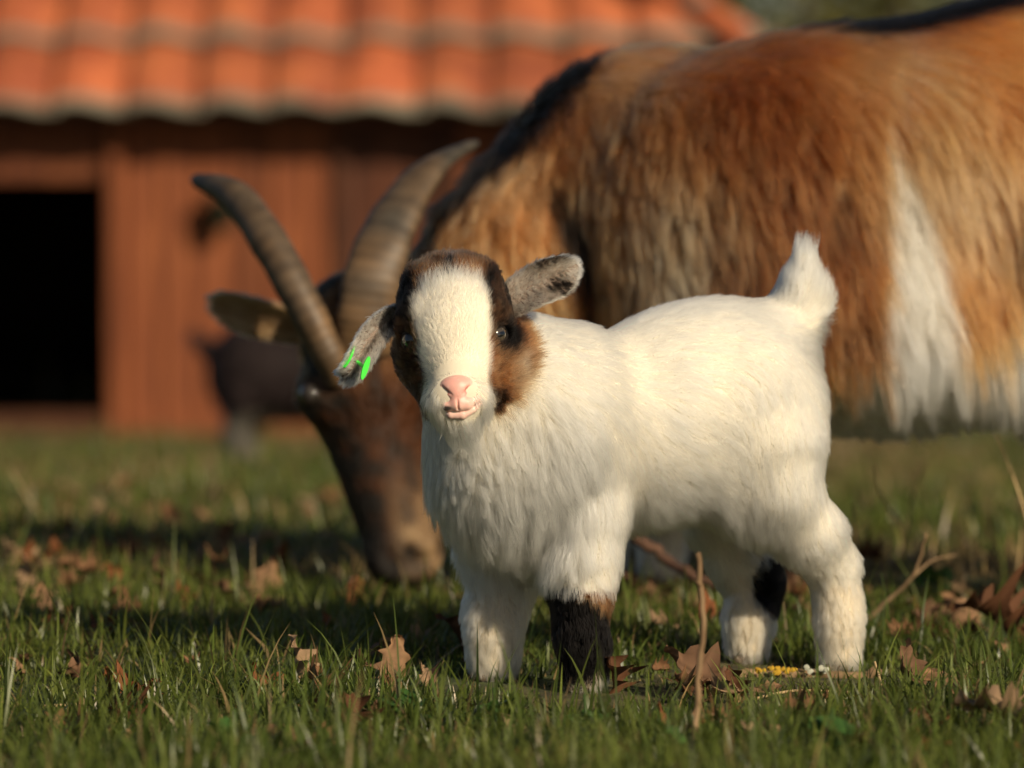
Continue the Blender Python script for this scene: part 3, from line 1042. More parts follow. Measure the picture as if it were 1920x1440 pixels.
        col = mixc(col, hc, head * (1 - blaze) * (1 - throat))
        # brown crown and nape
        # legs
        zz = p[:, 2] - base[2]
        def near(a, b, r):
            a = np.asarray(a); b = np.asarray(b); ba = b - a
            t = np.clip(((p - a) @ ba) / (ba @ ba), 0, 1)
            return np.linalg.norm(p - a - t[:, None] * ba, axis=1) < r
        lf = near(P(1090, 1090, 3.60), foot('nf', 0), .035)
        d = p - P(1090, 1100, 3.60)
        edge = zz - (.086 - .09 * d[:, 0]) + .008 * nz2
        k = lf & (edge < 0) & (zz > .014 + .30 * np.maximum(d[:, 0], -.01) + .006 * nz)
        brown_k = k & (edge > -.004 - .75 * np.maximum(d[:, 0], 0)) & (d[:, 0] > -.002)
        col[k] = BLACK
        col[brown_k] = BROWN * 1.1
        hk = np.linalg.norm((p - P(1440, 1085, 3.80)) / np.array([.018, .04, .026]), axis=1) + nz2 * .3
        col[hk < 1] = BLACK * .9
        bw = (near(foot('nh', .05), foot('nh', 0), .03) | near(foot('fh', .05), foot('fh', 0), .03) | near(foot('nf', .03), foot('nf', 0), .03) | near(foot('ff', .05), foot('ff', 0), .03)) & ~k
        col[bw] = col[bw] * np.array([.86, .80, .72])
        return col

    root = empty('goat_kid', base, 'white goat kid with brown and black face mask standing in the grass', 'goat kid')
    body = grid_mesh_fast('body', V - base, Q, M_SKIN, colour(V) * .8)
    obj('body', body, root)
    wither, hipp = P(1020, 680, 3.63), P(1480, 690, 3.76)
    bones = [(wither, P(1250, 640, 3.70), 1, .05), (P(1250, 640, 3.70), hipp, 1, .05), (P(1100, 850, 3.65), P(1300, 880, 3.71), 1.2, .05), (P(1300, 830, 3.71), P(1480, 900, 3.75), .8, .05),
             (P(880, 650, 3.58), P(1040, 740, 3.63), 1, .05), (P(880, 760, 3.58), P(950, 1000, 3.62), 1.6, .05), (P(960, 880, 3.60), P(990, 1010, 3.62), 1, .05),
             (P(1100, 900, 3.61), P(1098, 1050, 3.62), 1, .05), (P(1098, 1050, 3.62), foot('nf', 0), 1, .03),
             (P(970, 950, 3.68), P(945, 1080, 3.69), 1, .04), (P(945, 1080, 3.69), foot('ff', 0), 1, .03),
             (P(1455, 800, 3.69), P(1460, 960, 3.69), 1, .05), (P(1460, 960, 3.69), P(1566, 1062, 3.735), 1, .03), (P(1566, 1062, 3.735), foot('nh', 0), 1, .03),
             (P(1360, 900, 3.79), P(1416, 1090, 3.835), 1, .03), (P(1416, 1090, 3.835), foot('fh', 0), 1, .03),
             (P(1490, 620, 3.755), P(1508, 430, 3.757), 1.5, .03), (P(1530, 640, 3.755), P(1540, 900, 3.755), 1, .03),
             (P(1290, 985, 3.70), P(1350, 960, 3.73), .6, .04)]
    nose_c = hp(.0005, -.0610, .074)
    def fn(p, n, g):
        s, h, q = headl(p)
        hd = 1 - smooth(.066, .085, np.sqrt(s ** 2 + (h + .012) ** 2 + (q - .01) ** 2))
        fl = bone_flow(p, bones)
        # face: hair runs from the nose up over the forehead and outwards
        radial = (p - hp(0, -.050, .075))
        hf = unit(radial * np.array([1.0, .6, 1.0]))
        fl = unit(fl * (1 - hd)[:, None] + hf * hd[:, None])
        zz = p[:, 2] - base[2]
        tf = unit(P(1511, 440, 3.757) - p)
        tail = 1 - smooth(.022, .034, np.linalg.norm(p - (P(1500, 590, 3.755) + np.outer(np.clip((p[:, 2] - P(1500, 590, 3.755)[2]), 0, .06), [0.03, 0, 1])), axis=1))
        tail = tail * smooth(-.01, .01, p[:, 2] - P(1500, 590, 3.755)[2])
        tw_ = (tail * smooth(.02, .05, p[:, 2] - P(1500, 590, 3.755)[2]))[:, None]
        fl = unit(fl * (1 - tw_) + tf * tw_)
        chest = (1 - smooth(.07, .11, np.linalg.norm((p - P(925, 905, 3.59)) * np.array([1, .7, 1]), axis=1)))
        leg = 1 - smooth(.10, .14, zz)
        belly = smooth(-.3, -.75, n[:, 2]) * (1 - leg)
        muzz = 1 - smooth(.022, .04, np.linalg.norm(p - nose_c, axis=1))
        big = vnoise(p, 22, 4)
        L = .0165 + .006 * big
        L = L * (1 - .25 * leg) + .020 * chest + .010 * belly
        L = L * (1 - .45 * (1 - smooth(.05, .09, np.linalg.norm(p - hp(0, -.085, .03), axis=1))))
        L = L * (1 - hd) + hd * (.0085 - .0042 * muzz + .0045 * smooth(.022, .036, h) - .002 * smooth(.03, .05, q))
        jawl = hd * smooth(.03, .05, np.abs(s)) * smooth(-.005, -.03, h); L += .009 * jawl
        L = L * (1 - tail) + tail * (.023 - .004 * smooth(.3, .9, n[:, 2]))
        lift = .22 + .10 * (big - .5) + .14 * leg + .10 * chest
        lift = lift * (1 - hd) + hd * (.34 + .30 * smooth(.022, .036, h))
        lift = lift * (1 - tail) + tail * .38
        grav = .25 + .55 * chest + .5 * belly
        grav = grav * (1 - hd) * (1 - tail)
        jit = .16 + .10 * leg + .05 * hd + .1 * chest
        clump = .30 + .30 * chest + .2 * vnoise(p, 60, 6) + .10 * hd * smooth(.01, .04, h) + .15 * leg
        rad = .00018 + .00005 * g.random(len(p)) - .00002 * hd
        dens = np.full(len(p), .52)
        dens = dens + .48 * hd
        dens[p[:, 1] > 4.2] = 0
        dn = np.linalg.norm((p - nose_c) / np.array([.0165, .02, .0155]), axis=1)
        dens *= (np.linalg.norm((p - hp(0, -.0535, .074)) / np.array([.0150, .02, .0100]), axis=1) > 1) * (np.linalg.norm((p - hp(.002, -.0690, .072)) / np.array([.0170, .02, .0092]), axis=1) > 1)
        for c in eyes:
            dens *= np.linalg.norm((p - c) / np.array([.0130, .0135, .0098]), axis=1) > 1.0
        dens[zz < .006] = 0
        col = colour(p)
        dkf = 1 - smooth(.10, .35, col[:, 0])
        lift = lift + .30 * dkf * hd + .34 * hd * smooth(.022, .036, h); jit = jit + .12 * dkf + .15 * hd * smooth(.022, .036, h)
        L = L + .003 * hd * smooth(.022, .036, h); clump = clump * (1 - .6 * hd * (1 - dkf)); lift = lift * (1 - .25 * hd * (1 - dkf))
        return dict(dens=dens, flow=fl, len=L, lift=lift, grav=grav, jit=jit, clump=np.clip(clump, 0, .8), rad=rad * (1 + .5 * dkf), col=col, cvar=.05 + (.24 + .14 * hd * smooth(.022, .036, h))[:, None] * dkf[:, None])
    tag(fur('coat', V, Q, N, 420000, fn, root, base, seed=21, clump_n=26), kind='stuff')

    # ears
    def mk_ear(path, wide, widths, cup, inner_fn, outer_col, seed, label, count=16000):
        Ve, Qe, Ne, cl, u, v, inn = ear_mesh(path, wide, widths, cup, .0042)
        col = np.where(inn[:, None] > .5, np.array([.20, .15, .12]), outer_col)
        e = obj('ear', grid_mesh_fast('ear', Ve - base, Qe, M_SKIN, col), root)
        e['label'] = label
        hol = unit(np.cross(np.array(wide[1]), np.array(path[-1]) - np.array(path[0])))
        def fe(p, n, g):
            ci = np.argmin(((p[:, None] - cl[None]) ** 2).sum(2), 1); uu = ci / (len(cl) - 1)
            tg = unit(np.gradient(cl, axis=0))[ci]
            inside = (n @ hol) > .05
            acr = ((p - cl[ci]) @ unit(np.array(wide[1])))
            fl = tg + unit(np.array(wide[1])) * (np.where(inside, np.sign(acr) * .9, 0))[:, None]
            c = np.where(inside[:, None], inner_fn(uu, acr, p), outer_col * (.8 + .4 * vnoise(p, 200, 3))[:, None])
            L = np.where(inside, .0062, .0062) * (.8 + .4 * g.random(len(p)))
            return dict(dens=np.ones(len(p)), flow=fl, len=L, lift=np.where(inside, .55, .30), grav=np.zeros(len(p)), jit=np.full(len(p), .25),
                        clump=np.full(len(p), .35), rad=np.full(len(p), .00013), col=c)
        tag(fur('ear_hair', Ve, Qe, Ne, count, fe, e, base, seed=seed, K=5), kind='stuff')
        return e
    LG = np.array([.74, .70, .60])
    def inner_r(u, a, p):
        d = 1.2 * np.exp(-((u - .62) / .17) ** 2 - ((a - .004) / .007) ** 2) + 1.1 * np.exp(-((a + .0085) / .0030) ** 2) * smooth(.35, .6, u) + .5 * np.exp(-((u - .12) / .10) ** 2)
        d = np.clip(d + (vnoise(p, 260, 1) - .5) * .8, 0, 1)
        return mixc(LG * .75, np.array([.012, .010, .009]), d)
    rp = [P(925, 578, 3.575), P(975, 556, 3.572), P(1020, 530, 3.568), P(1058, 508, 3.570), P(1082, 494, 3.574)]
    wd = np.array([-.42, -.10, -.90])
    mk_ear(rp, [wd] * 5, [.020, .031, .036, .034, .026, .008], .22, inner_r, LG, 31, 'raised grey ear with dark hollow')
    def inner_l(u, a, p):
        d = np.clip(np.exp(-((a + .002) / .0022) ** 2) * 1.0 + (vnoise(p, 260, 1) - .5) * .6 + .4 * (u < .2), 0, 1)
        return mixc(LG, np.array([.05, .045, .04]), d)
    lp = [P(765, 588, 3.575), P(726, 602, 3.560), P(696, 632, 3.548), P(676, 668, 3.542), P(656, 698, 3.543), P(640, 706, 3.550)]
    wl = [np.array([-.30, -.25, .9]), np.array([-.55, -.25, .75]), np.array([-.82, -.2, .5]), np.array([-.84, -.15, .5]), np.array([-.6, -.2, .8]), np.array([-.3, -.2, .9])]
    mk_ear(lp, wl, [.018, .022, .023, .022, .020, .009], .34, inner_l, LG, 32, 'drooping grey ear carrying the green tag')
    # ear tag: two small green plates riveted through the rim of the drooping ear
    mt, t, b = new_mat('tag_plastic'); b.inputs['Base Color'].default_value = (.07, .80, .07, 1); b.inputs['Roughness'].default_value = .35
    b.inputs['Subsurface Weight'].default_value = .3; b.inputs['Subsurface Radius'].default_value = (.002, .004, .002)
    def plate(a, c, wid, nrm):
        a = np.array(a); c = np.array(c); d = unit(c - a); nrm = unit(np.array(nrm) - (np.array(nrm) @ d) * d); s = np.cross(d, nrm)
        ring = [a + (d * (1 - math.cos(t_)) * .5 * np.linalg.norm(c - a)) + s * wid * math.sin(t_) for t_ in np.linspace(0, 2 * math.pi, 14, endpoint=False)]
        v = [q + nrm * .0008 for q in ring] + [q - nrm * .0008 for q in ring]
        f = [tuple(range(14)), tuple(range(27, 13, -1))] + [(i_, 14 + i_, 14 + (i_ + 1) % 14, (i_ + 1) % 14) for i_ in range(14)]
        return v, f
    tagv, tagf = [], []
    for v, f in (plate(P(664, 645, 3.540), P(644, 690, 3.536), .0034, (-.75, -.65, .1)), plate(P(692, 668, 3.529), P(678, 712, 3.527), .0026, (.45, -.85, .1)),
                 tube_mesh([P(657, 668, 3.550), P(672, 680, 3.542), P(684, 690, 3.530)], [.0015] * 3, 8)):
        o_ = len(tagv); tagv += list(v); tagf += [tuple(x + o_ for x in ff) for ff in f]
    o = obj('ear_tag', mesh_data('ear_tag', np.array(tagv) - base, tagf, mt, False), root); o['label'] = 'bright green plastic ear tag'

    # eyes, nose
    for sg, c in zip((-1, 1), eyes):
        out = unit(S * sg * .60 + Qd * .80 + H * .06)
        put_eye(c, out, S * .8 * sg - Qd * .6 + H * .25, .0112, root, base)
    npr = [ell(hp(0, -.0520, .0705), HB, (.0150, .0092, .0125), .006),
           ell(hp(0, -.0580, .0735), HB, (.0085, .0065, .0095), .006)]
    up_l = [(hp(-.0135, -.0665, .0705), .0020), (hp(-.0075, -.0672, .0755), .0042), (hp(-.0005, -.0662, .0775), .0050)]
    up_r = [(hp(.0205, -.0615, .0690), .0016), (hp(.0140, -.0635, .0735), .0036), (hp(.0065, -.0662, .0765), .0050), (hp(.0005, -.0662, .0775), .0050)]
    lo = [(hp(-.0135, -.0705, .0700), .0018), (hp(-.006, -.0745, .0745), .0036), (hp(.003, -.0750, .0750), .0041), (hp(.012, -.0712, .0738), .0034), (hp(.0195, -.0655, .0712), .0018)]
    npr += chain(up_l, .004) + chain(up_r, .004) + [cap(hp(0, -.0600, .0760), hp(0, -.0655, .0770), .0052, .0050, .004)]
    for sg in (-1, 1):
        npr += [('c', hp(sg * .0128, -.0505, .0785), hp(sg * .0092, -.0553, .0815), .0016, .0023, -.0010),
                ('c', hp(sg * .0092, -.0553, .0815), hp(sg * .0050, -.0580, .0835), .0023, .0014, -.0010)]
    npr += [('c', hp(0, -.0600, .0842), hp(.0002, -.0720, .0815), .0007, .0010, -.001)]
    npr += chain(lo, .0006)
    Vn, Qn, Nn_ = polygonize(npr, .00085)
    s, h, q = headl(Vn)
    pink = np.array([.80, .42, .36]); pale = np.array([.86, .62, .53]); deep = np.array([.55, .17, .15])
    ncol = mixc(pink, pale, smooth(-.062, -.07, h) * .6 + .4 * smooth(.008, .013, np.abs(s)))
    ncol = mixc(ncol, pale * 1.04, np.clip((vnoise(Vn, 500, 2) - .6) * 1.2, 0, .5))
    for sg in (-1, 1):
        dd = np.sqrt((s - sg * .0088) ** 2 + (h + .0555) ** 2 + (q - .0785) ** 2)
        ncol = mixc(ncol, deep, (1 - smooth(.0022, .0050, dd)) * .9)
    spot = np.sqrt(((s + .0095) * .7) ** 2 + ((h + .0690) * 1.5) ** 2)
    ncol = mixc(ncol, np.array([.06, .05, .045]), 1 - smooth(.002, .0042, spot))
    mn = attr_mat('nose_skin', .42, .25, (900, .15, .0004), spec=.4)
    o = obj('nose', grid_mesh_fast('nose', Vn - base, Qn, mn, ncol), root); o['label'] = 'bare pink nose and lips'
    # horn buds hidden in hair are not shown; hooves
    hd = hoof_data('hoof', .0125)
    for k in feet:
        o = obj('hoof', hd, root); o.location = Vector(feet[k] + np.array([-.006, -.004, .004]) - base); o.rotation_euler = (0, 0, R(-62))
    # whiskers on the chin
    for i in range(9):
        sx = -.012 + .003 * i
        a = hp(sx, -.084, .060); bq = a + S * (sx * .5) + H * (-.012 - .004 * random.random()) + Qd * .004
        tube('whisker', [a - base, (a + bq) / 2 + Qd * .002 - base, bq - base], [.00016, .00012, .00005], M_SKIN_W, root, sides=4)
    return root
M_SKIN_W = noise_mat('whisker_hair', [(.3, (.7, .66, .58)), (.7, (.8, .76, .68))], 50, .5)
build_kid()
#KID-END
#MOTHER-BEGIN
# ------------------------------------------------------------------ the brown mother goat
def build_mother():
    ax = unit(np.array([1.0, -.02, 0.0])); lat = unit(np.array([.02, 1.0, 0]))
    FR = np.stack([ax, lat, np.array([0, 0, 1.0])])
    def ground(px, Y):
        q = P(px, 1100, Y); return np.array([q[0], q[1], terrain(np.array([q[0]]), np.array([q[1]]))[0]])
    feet = [ground(1241, 4.50), ground(1130, 4.66), ground(2120, 4.25), ground(2190, 4.43)]
    base = np.array([P(1650, 1100, 4.35)[0], 4.35, feet[0][2]])
    up = lambda k, dz: feet[k] + np.array([0, 0, dz])
    prims = [
        ell(P(1240, 430, 4.47), FR, (.155, .112, .172), .10),
        ell(P(1610, 405, 4.34), FR, (.27, .165, .183), .10),
        ell(P(2030, 340, 4.34), FR, (.19, .14, .190), .10),
        ell(P(1660, 606, 4.32), FR, (.26, .172, .096), .06),
        cap(P(1165, 345, 4.46), P(990, 490, 4.41), .104, .086, .06),
        cap(P(990, 490, 4.41), P(740, 640, 4.41), .086, .056, .05),
        cap(P(1060, 560, 4.43), P(800, 740, 4.42), .07, .045, .05),
    ]
    for k, pth in ((0, [(P(1265, 640, 4.42), .065), (P(1262, 760, 4.42), .048), (P(1252, 900, 4.44), .030)]),
                   (1, [(P(1200, 640, 4.58), .065), (P(1170, 760, 4.60), .048), (P(1140, 920, 4.64), .030)])):
        prims += chain(pth + [(up(k, .07), .021), (up(k, .025), .024)], .03)
    for k, Y in ((2, 4.24), (3, 4.43)):
        prims += chain([(P(2060 + 40 * (k - 2), 480, Y), .10), (P(2020 + 60 * (k - 2), 700, Y), .06), (P(2170 + 70 * (k - 2), 870, Y + .02), .034), (up(k, .06), .021), (up(k, .025), .024)], .04)
    prims += [cap(P(2320, 170, 4.33), P(2420, 160, 4.32), .03, .02, .03)]
    F = unit(np.array([.19, -.05, -.98])); Nn = np.array([-.62, -.78, 0.0]); Nn = unit(Nn - (Nn @ F) * F); S = np.cross(F, Nn)
    if S[0] < 0: S = -S
    HU = np.stack([F, S, Nn])
    prims += [ell(P(668, 668, 4.40), HU, (.085, .054, .058), .04),
              cap(P(684, 760, 4.39), P(752, 1032, 4.365), .051, .034, .03),
              cap(P(735, 770, 4.43), P(775, 1010, 4.385), .042, .027, .03),
              cap(P(598, 742, 4.37), P(606, 755, 4.365), .021, .019, .02),
              cap(P(772, 730, 4.40), P(775, 745, 4.40), .024, .02, .02),
              cap(P(735, 1050, 4.352), P(775, 1055, 4.365), .022, .022, .02)]
    for sx, Y in ((724, 4.337), (770, 4.345)):
        prims.append(('c', P(sx, 1040, Y - .012), P(sx + 8, 1054, Y - .012), .006, .009, -.008))
    prims.append(('c', P(745, 1072, 4.325), P(815, 1046, 4.345), .004, .004, -.008))
    V, Q, N = polygonize(prims, .0065)
    print('mother verts', len(V))
    K1 = FPX / 4.30
    WHITE = np.array([.86, .78, .64]); TAN = np.array([.60, .40, .21]); ORG = np.array([.43, .175, .056]); CHE = np.array([.20, .066, .022]); DRK = np.array([.018, .014, .011])
    def colour(p, n):
        x = 960 + p[:, 0] * K1; y = 280 + (HC - p[:, 2]) * K1
        st = vnoise(np.stack([x * .035 + y * .004, y * .007, p[:, 1] * 6], 1), 1, 1)
        st2 = vnoise(np.stack([x * .075 + y * .008, y * .016, p[:, 1] * 6], 1), 1, 4)
        lo = vnoise(np.stack([x * .007, y * .007, p[:, 1] * 3], 1), 1, 2)
        wx = x + 40 * (vnoise(p, 14, 8) - .5) + 26 * (st2 - .5); wy = y + 60 * (vnoise(p, 16, 9) - .5)
        ga = lambda cx, cy, rx, ry: np.exp(-((wx - cx) / rx) ** 2 - ((wy - cy) / ry) ** 2)
        col = mixc(ORG, CHE, np.clip(.15 + .9 * (lo - .35) + .5 * (st - .5) + .55 * ga(1460, 380, 170, 190), 0, 1))
        col = mixc(col, TAN, np.clip(.9 * ga(1265, 480, 80, 130) + .5 * ga(1160, 160, 120, 60) + 1.1 * ga(965, 345, 70, 70) + .45 * ga(1690, 130, 170, 70) + .5 * ga(1790, 350, 110, 160) + .35 * ga(1250, 600, 60, 60) + .30 * (st2 - .60), 0, .85))
        col = mixc(col, ORG * 1.45, np.clip(ga(1000, 500, 130, 150) * 1.4 + .8 * ga(1880, 60, 130, 160), 0, .9))
        col = mixc(col, DRK * 1.5, np.clip(1.2 * np.exp(-((wx - (1075 + .2 * (wy - 380))) / 30) ** 2) * smooth(300, 360, wy) * (1 - smooth(560, 640, wy)), 0, 1))
        dk = np.clip((st2 - .50) * 3.6, 0, 1) * np.clip(ga(1520, 470, 150, 170) * 1.3 + .6 * ga(1350, 480, 200, 200) + .35, 0, 1)
        col = mixc(col, CHE * .35, dk * .85)
        # white: flank stripe, belly
        ws = np.interp(wy, [260, 330, 500, 640, 720, 1000], [0, 26, 44, 70, 110, 260]); cx = np.interp(wy, [260, 500, 640, 800], [1662, 1685, 1700, 1715])
        wh = 1 - smooth(-14, 14, np.abs(wx - cx) - ws)
        lowb = smooth(0, 50, wy - np.interp(wx, [1500, 1600, 1750, 1850, 1900, 2100], [700, 630, 640, 610, 520, 440]))
        lowb *= smooth(1480, 1570, wx)
        wh = np.clip(np.maximum(wh, lowb), 0, 1)
        col = mixc(col, WHITE, wh)
        col = mixc(col, ORG * .9, (1 - wh) * np.clip(ga(1830, 560, 90, 130), 0, 1) * .9)
        # dark underside patch at the elbow, white lower legs
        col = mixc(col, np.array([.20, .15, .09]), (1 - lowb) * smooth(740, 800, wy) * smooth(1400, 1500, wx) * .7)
        leg = smooth(800, 860, y) * (x > 1050)
        col = mixc(col, WHITE, leg * (p[:, 2] < .14))
        # black line along the spine and the crest of the neck
        d = p - P(1235, 430, 4.46)
        lt = p[:, 1] - np.interp(x, [1235, 1610, 2030], [4.47, 4.34, 4.34])
        spine = (1 - smooth(.030, .055, np.abs(lt + .015))) * smooth(.3, .6, n[:, 2]) * smooth(1270, 1330, x)
        crest = (x < 1110) * smooth(.36, .66, n @ unit(np.array([-.55, .45, .55]))) * smooth(.0, .1, -n[:, 0] + .35) * (x > 740) * (y < 520)
        col = mixc(col, DRK, np.clip(np.maximum(spine, crest), 0, 1))
        # head
        hd = smooth(800, 740, x + .0 * y) * smooth(500, 560, y)
        hl = P(668, 668, 4.40); dd = p - hl
        fs = dd @ S; fn_ = dd @ Nn; ff = dd @ F
        hd = (1 - smooth(.11, .14, np.linalg.norm(dd, axis=1))) + (ff > .02) * (np.abs(fs) < .09) * (x < 860) * (x > 500)
        hd = np.clip(hd, 0, 1)
        nz = vnoise(p, 60, 7)
        hc = mixc(DRK * 1.2, np.array([.085, .030, .011]), np.clip((nz - .45) * 2.0 + smooth(.01, .05, fs) * .75, 0, 1))
        hc = mixc(hc, TAN * .8, np.clip(smooth(.032, .050, fs) * smooth(.10, .22, ff) * (.5 + 1.2 * (nz - .5)), 0, 1))
        hc = mixc(hc, np.array([.30, .14, .05]), np.clip((1 - smooth(.0, .05, ff)) * .5 * (nz > .4), 0, 1))
        hc = mixc(hc, np.array([.022, .017, .015]), (1 - smooth(.02, .045, np.linalg.norm(p - P(740, 1065, 4.335), axis=1))) * .6)
        return mixc(col, hc, hd)
    root = empty('mother_goat', base, 'large brown goat with white flank stripe and curved horns, head down grazing', 'goat')
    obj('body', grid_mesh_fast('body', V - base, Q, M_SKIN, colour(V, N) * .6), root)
    bones = [(P(1150, 250, 4.49), P(1500, 330, 4.38), 1, .1), (P(1500, 250, 4.36), P(2000, 280, 4.28), 1, .1), (P(1200, 400, 4.40), P(1330, 760, 4.38), 1.6, .1),
             (P(1480, 350, 4.20), P(1640, 820, 4.22), 1.8, .1), (P(1780, 350, 4.15), P(1900, 800, 4.17), 1.6, .1), (P(1640, 760, 4.32), P(1700, 900, 4.32), 1.0, .1),
             (P(760, 560, 4.42), P(1100, 480, 4.48), .8, .08), (P(960, 380, 4.34), P(1050, 640, 4.36), 1, .08),
             (P(755, 1040, 4.36), P(670, 640, 4.39), 1.5, .05),
             (P(1262, 760, 4.42), feet[0], 1, .05), (P(1170, 760, 4.6), feet[1], 1, .05), (P(2060, 600, 4.18), feet[2], 1, .05), (P(2100, 600, 4.36), feet[3], 1, .05)]
    eyes = [P(584, 740, 4.352), P(782, 738, 4.385)]
    def fn(p, n, g):
        fl = bone_flow(p, bones)
        dd = p - P(700, 800, 4.39)
        hd = (1 - smooth(.12, .15, np.linalg.norm((p - P(675, 670, 4.40)), axis=1))) + (1 - smooth(.07, .1, np.linalg.norm((p - P(735, 930, 4.38)) * np.array([1, 1, .5]), axis=1)))
        hd = np.clip(hd, 0, 1)
        zz = p[:, 2] - base[2]
        leg = 1 - smooth(.13, .2, zz)
        bel = smooth(.1, -.5, n[:, 2]) * (1 - leg) * (1 - hd)
        L = (.040 + .022 * vnoise(p, 9, 5)) * (1 - .75 * hd) * (1 - .5 * leg) - .012 * bel + .012 * bel * (.4 + 1.2 * vnoise(p, 14, 12))
        under = smooth(-.50, -.75, n[:, 2]) * (1 - leg) * (1 - hd); L = L * (1 - .72 * under) + .014 * bel * (1 - under)
        neck = 1 - smooth(.0, .25, p[:, 0] - P(1080, 500, 4.4)[0]); L = L * (1 - .3 * neck * (1 - hd))
        lift = np.where(hd > .5, .16, .20 + .12 * vnoise(p, 12, 3) + .35 * bel)
        grav = .35 * (1 - hd) + 1.3 * bel
        jit = np.full(len(p), .16)
        clump = .42 * (1 - hd) + .2 + .15 * vnoise(p, 25, 6)
        dens = .8 + .2 * hd
        dens[(p[:, 0] > .62)] *= .45
        dens[(p[:, 2] < base[2] + .012)] = 0
        for c in eyes:
            dens *= np.linalg.norm(p - c, axis=1) > .015
        dens *= np.linalg.norm((p - P(748, 1066, 4.335)) / np.array([1.4, 1, .8]), axis=1) > .02
        col = colour(p, n)
        return dict(dens=dens, flow=fl, len=L, lift=lift, grav=grav, jit=jit, clump=clump, rad=(.00034 - .0001 * hd) * (1 + .9 * bel), col=col, cvar=.16)
    tag(fur('coat', V, Q, N, 190000, fn, root, base, seed=41, clump_n=16), kind='stuff')
    # horns
    mh, t, b = new_mat('horn_keratin')
    a = t.nodes.new('ShaderNodeAttribute'); a.attribute_name = 'tint'
    t.links.new(a.outputs['Color'], b.inputs['Base Color']); b.inputs['Roughness'].default_value = .55
    def horn(path, rad, wide, ratio, label):
        n = 110
        c = catmull(path, n); u = np.linspace(0, 1, n)
        r = np.interp(u, np.linspace(0, 1, len(rad)), rad)
        r = r * (1 + .014 * np.sin(u * 2 * np.pi * (30 - 8 * u)) * (1 - u) + .02 * np.sin(u * 2 * np.pi * 7))
        r[-3:] *= [.92, .75, .45]
        V_, F_ = tube_mesh(c, r, 20, wide, ratio)
        V_ = np.array(V_)
        uu = np.repeat(u, 20)
        nz = vnoise(V_, 90, 3); n2 = vnoise(V_, 30, 5)
        colr = mixc(np.array([.21, .120, .055]), np.array([.075, .062, .046]), np.clip(uu * 1.1 + (n2 - .5) * .9, 0, 1))
        colr = colr * .68 * (.55 + .9 * nz)[:, None] * (.93 + .10 * np.sin(uu * 2 * np.pi * (30 - 8 * uu)) + .2 * (n2 - .5))[:, None]
        h = obj('horn', mesh_data('horn', V_ - base, F_, mh, True, np.clip(colr, 0, 1)), root); h['label'] = label
    horn([P(640, 712, 4.345), P(612, 655, 4.335), P(566, 565, 4.34), P(505, 455, 4.375), P(440, 368, 4.43), P(362, 336, 4.49)], [.017, .0185, .0205, .0215, .019, .0075], (-.2, .95, -.1), .9, 'grey horn sweeping up and outwards, seen edge on')
    horn([P(686, 660, 4.345), P(690, 590, 4.335), P(706, 495, 4.34), P(742, 405, 4.375), P(805, 318, 4.43), P(893, 266, 4.49)], [.029, .0305, .0295, .0265, .020, .0085], (.95, .1, .3), .55, 'broad grey-brown horn curving back behind the kid\'s head')
    # ears
    def ear(path, wide, widths, cup, outer, inner, seed, count):
        Ve, Qe, Ne, cl, u, v, inn = ear_mesh(path, wide, widths, cup, .006)
        colv = np.where(inn[:, None] > .5, inner, outer) * np.ones((len(Ve), 1))
        e = obj('ear', grid_mesh_fast('ear', Ve - base, Qe, M_SKIN, colv), root)
        hol = unit(np.cross(np.array(wide[1]), np.array(path[-1]) - np.array(path[0])))
        def fe(p, n, g):
            ci = np.argmin(((p[:, None] - cl[None]) ** 2).sum(2), 1)
            tg = unit(np.gradient(cl, axis=0))[ci]
            ins = (n @ hol) > .05
            one = np.ones(len(p))
            rim = smooth(.006, .013, np.abs((p - cl[ci]) @ unit(np.array(wide[1]))))
            c = np.where(ins[:, None], mixc(inner, outer, rim * .8), outer) * (.7 + .6 * vnoise(p, 80, 2))[:, None]
            return dict(dens=one, flow=tg, len=.011 * one, lift=.25 * one, grav=0 * one, jit=.2 * one, clump=.4 * one, rad=.00025 * one, col=c)
        tag(fur('ear_hair', Ve, Qe, Ne, count, fe, e, base, seed=seed, K=4), kind='stuff')
    ear([P(606, 612, 4.42), P(548, 606, 4.42), P(480, 590, 4.425), P(430, 576, 4.435), P(398, 568, 4.445)], [np.array([.05, -.45, .9])] * 5, [.03, .042, .046, .040, .014], .22, np.array([.40, .23, .10]), np.array([.26, .15, .07]), 51, 6000)
    ear([P(770, 580, 4.41), P(820, 545, 4.40), P(885, 500, 4.39), P(948, 450, 4.385)], [np.array([-.4, -.3, -.85])] * 4, [.03, .046, .036, .010], .22, np.array([.11, .045, .018]), np.array([.06, .035, .02]), 52, 4000)
    put_eye(eyes[0], unit(np.array([-.85, -.45, .1])), F, .0125, root, base)
    put_eye(eyes[1], unit(np.array([.5, -.85, .1])), F, .0125, root, base)
    hd = hoof_data('hoof', .020)
    for k in feet:
        o = obj('hoof', hd, root); o.location = Vector(k + np.array([-.004, 0, .008]) - base); o.rotation_euler = (0, 0, R(-75))
build_mother()

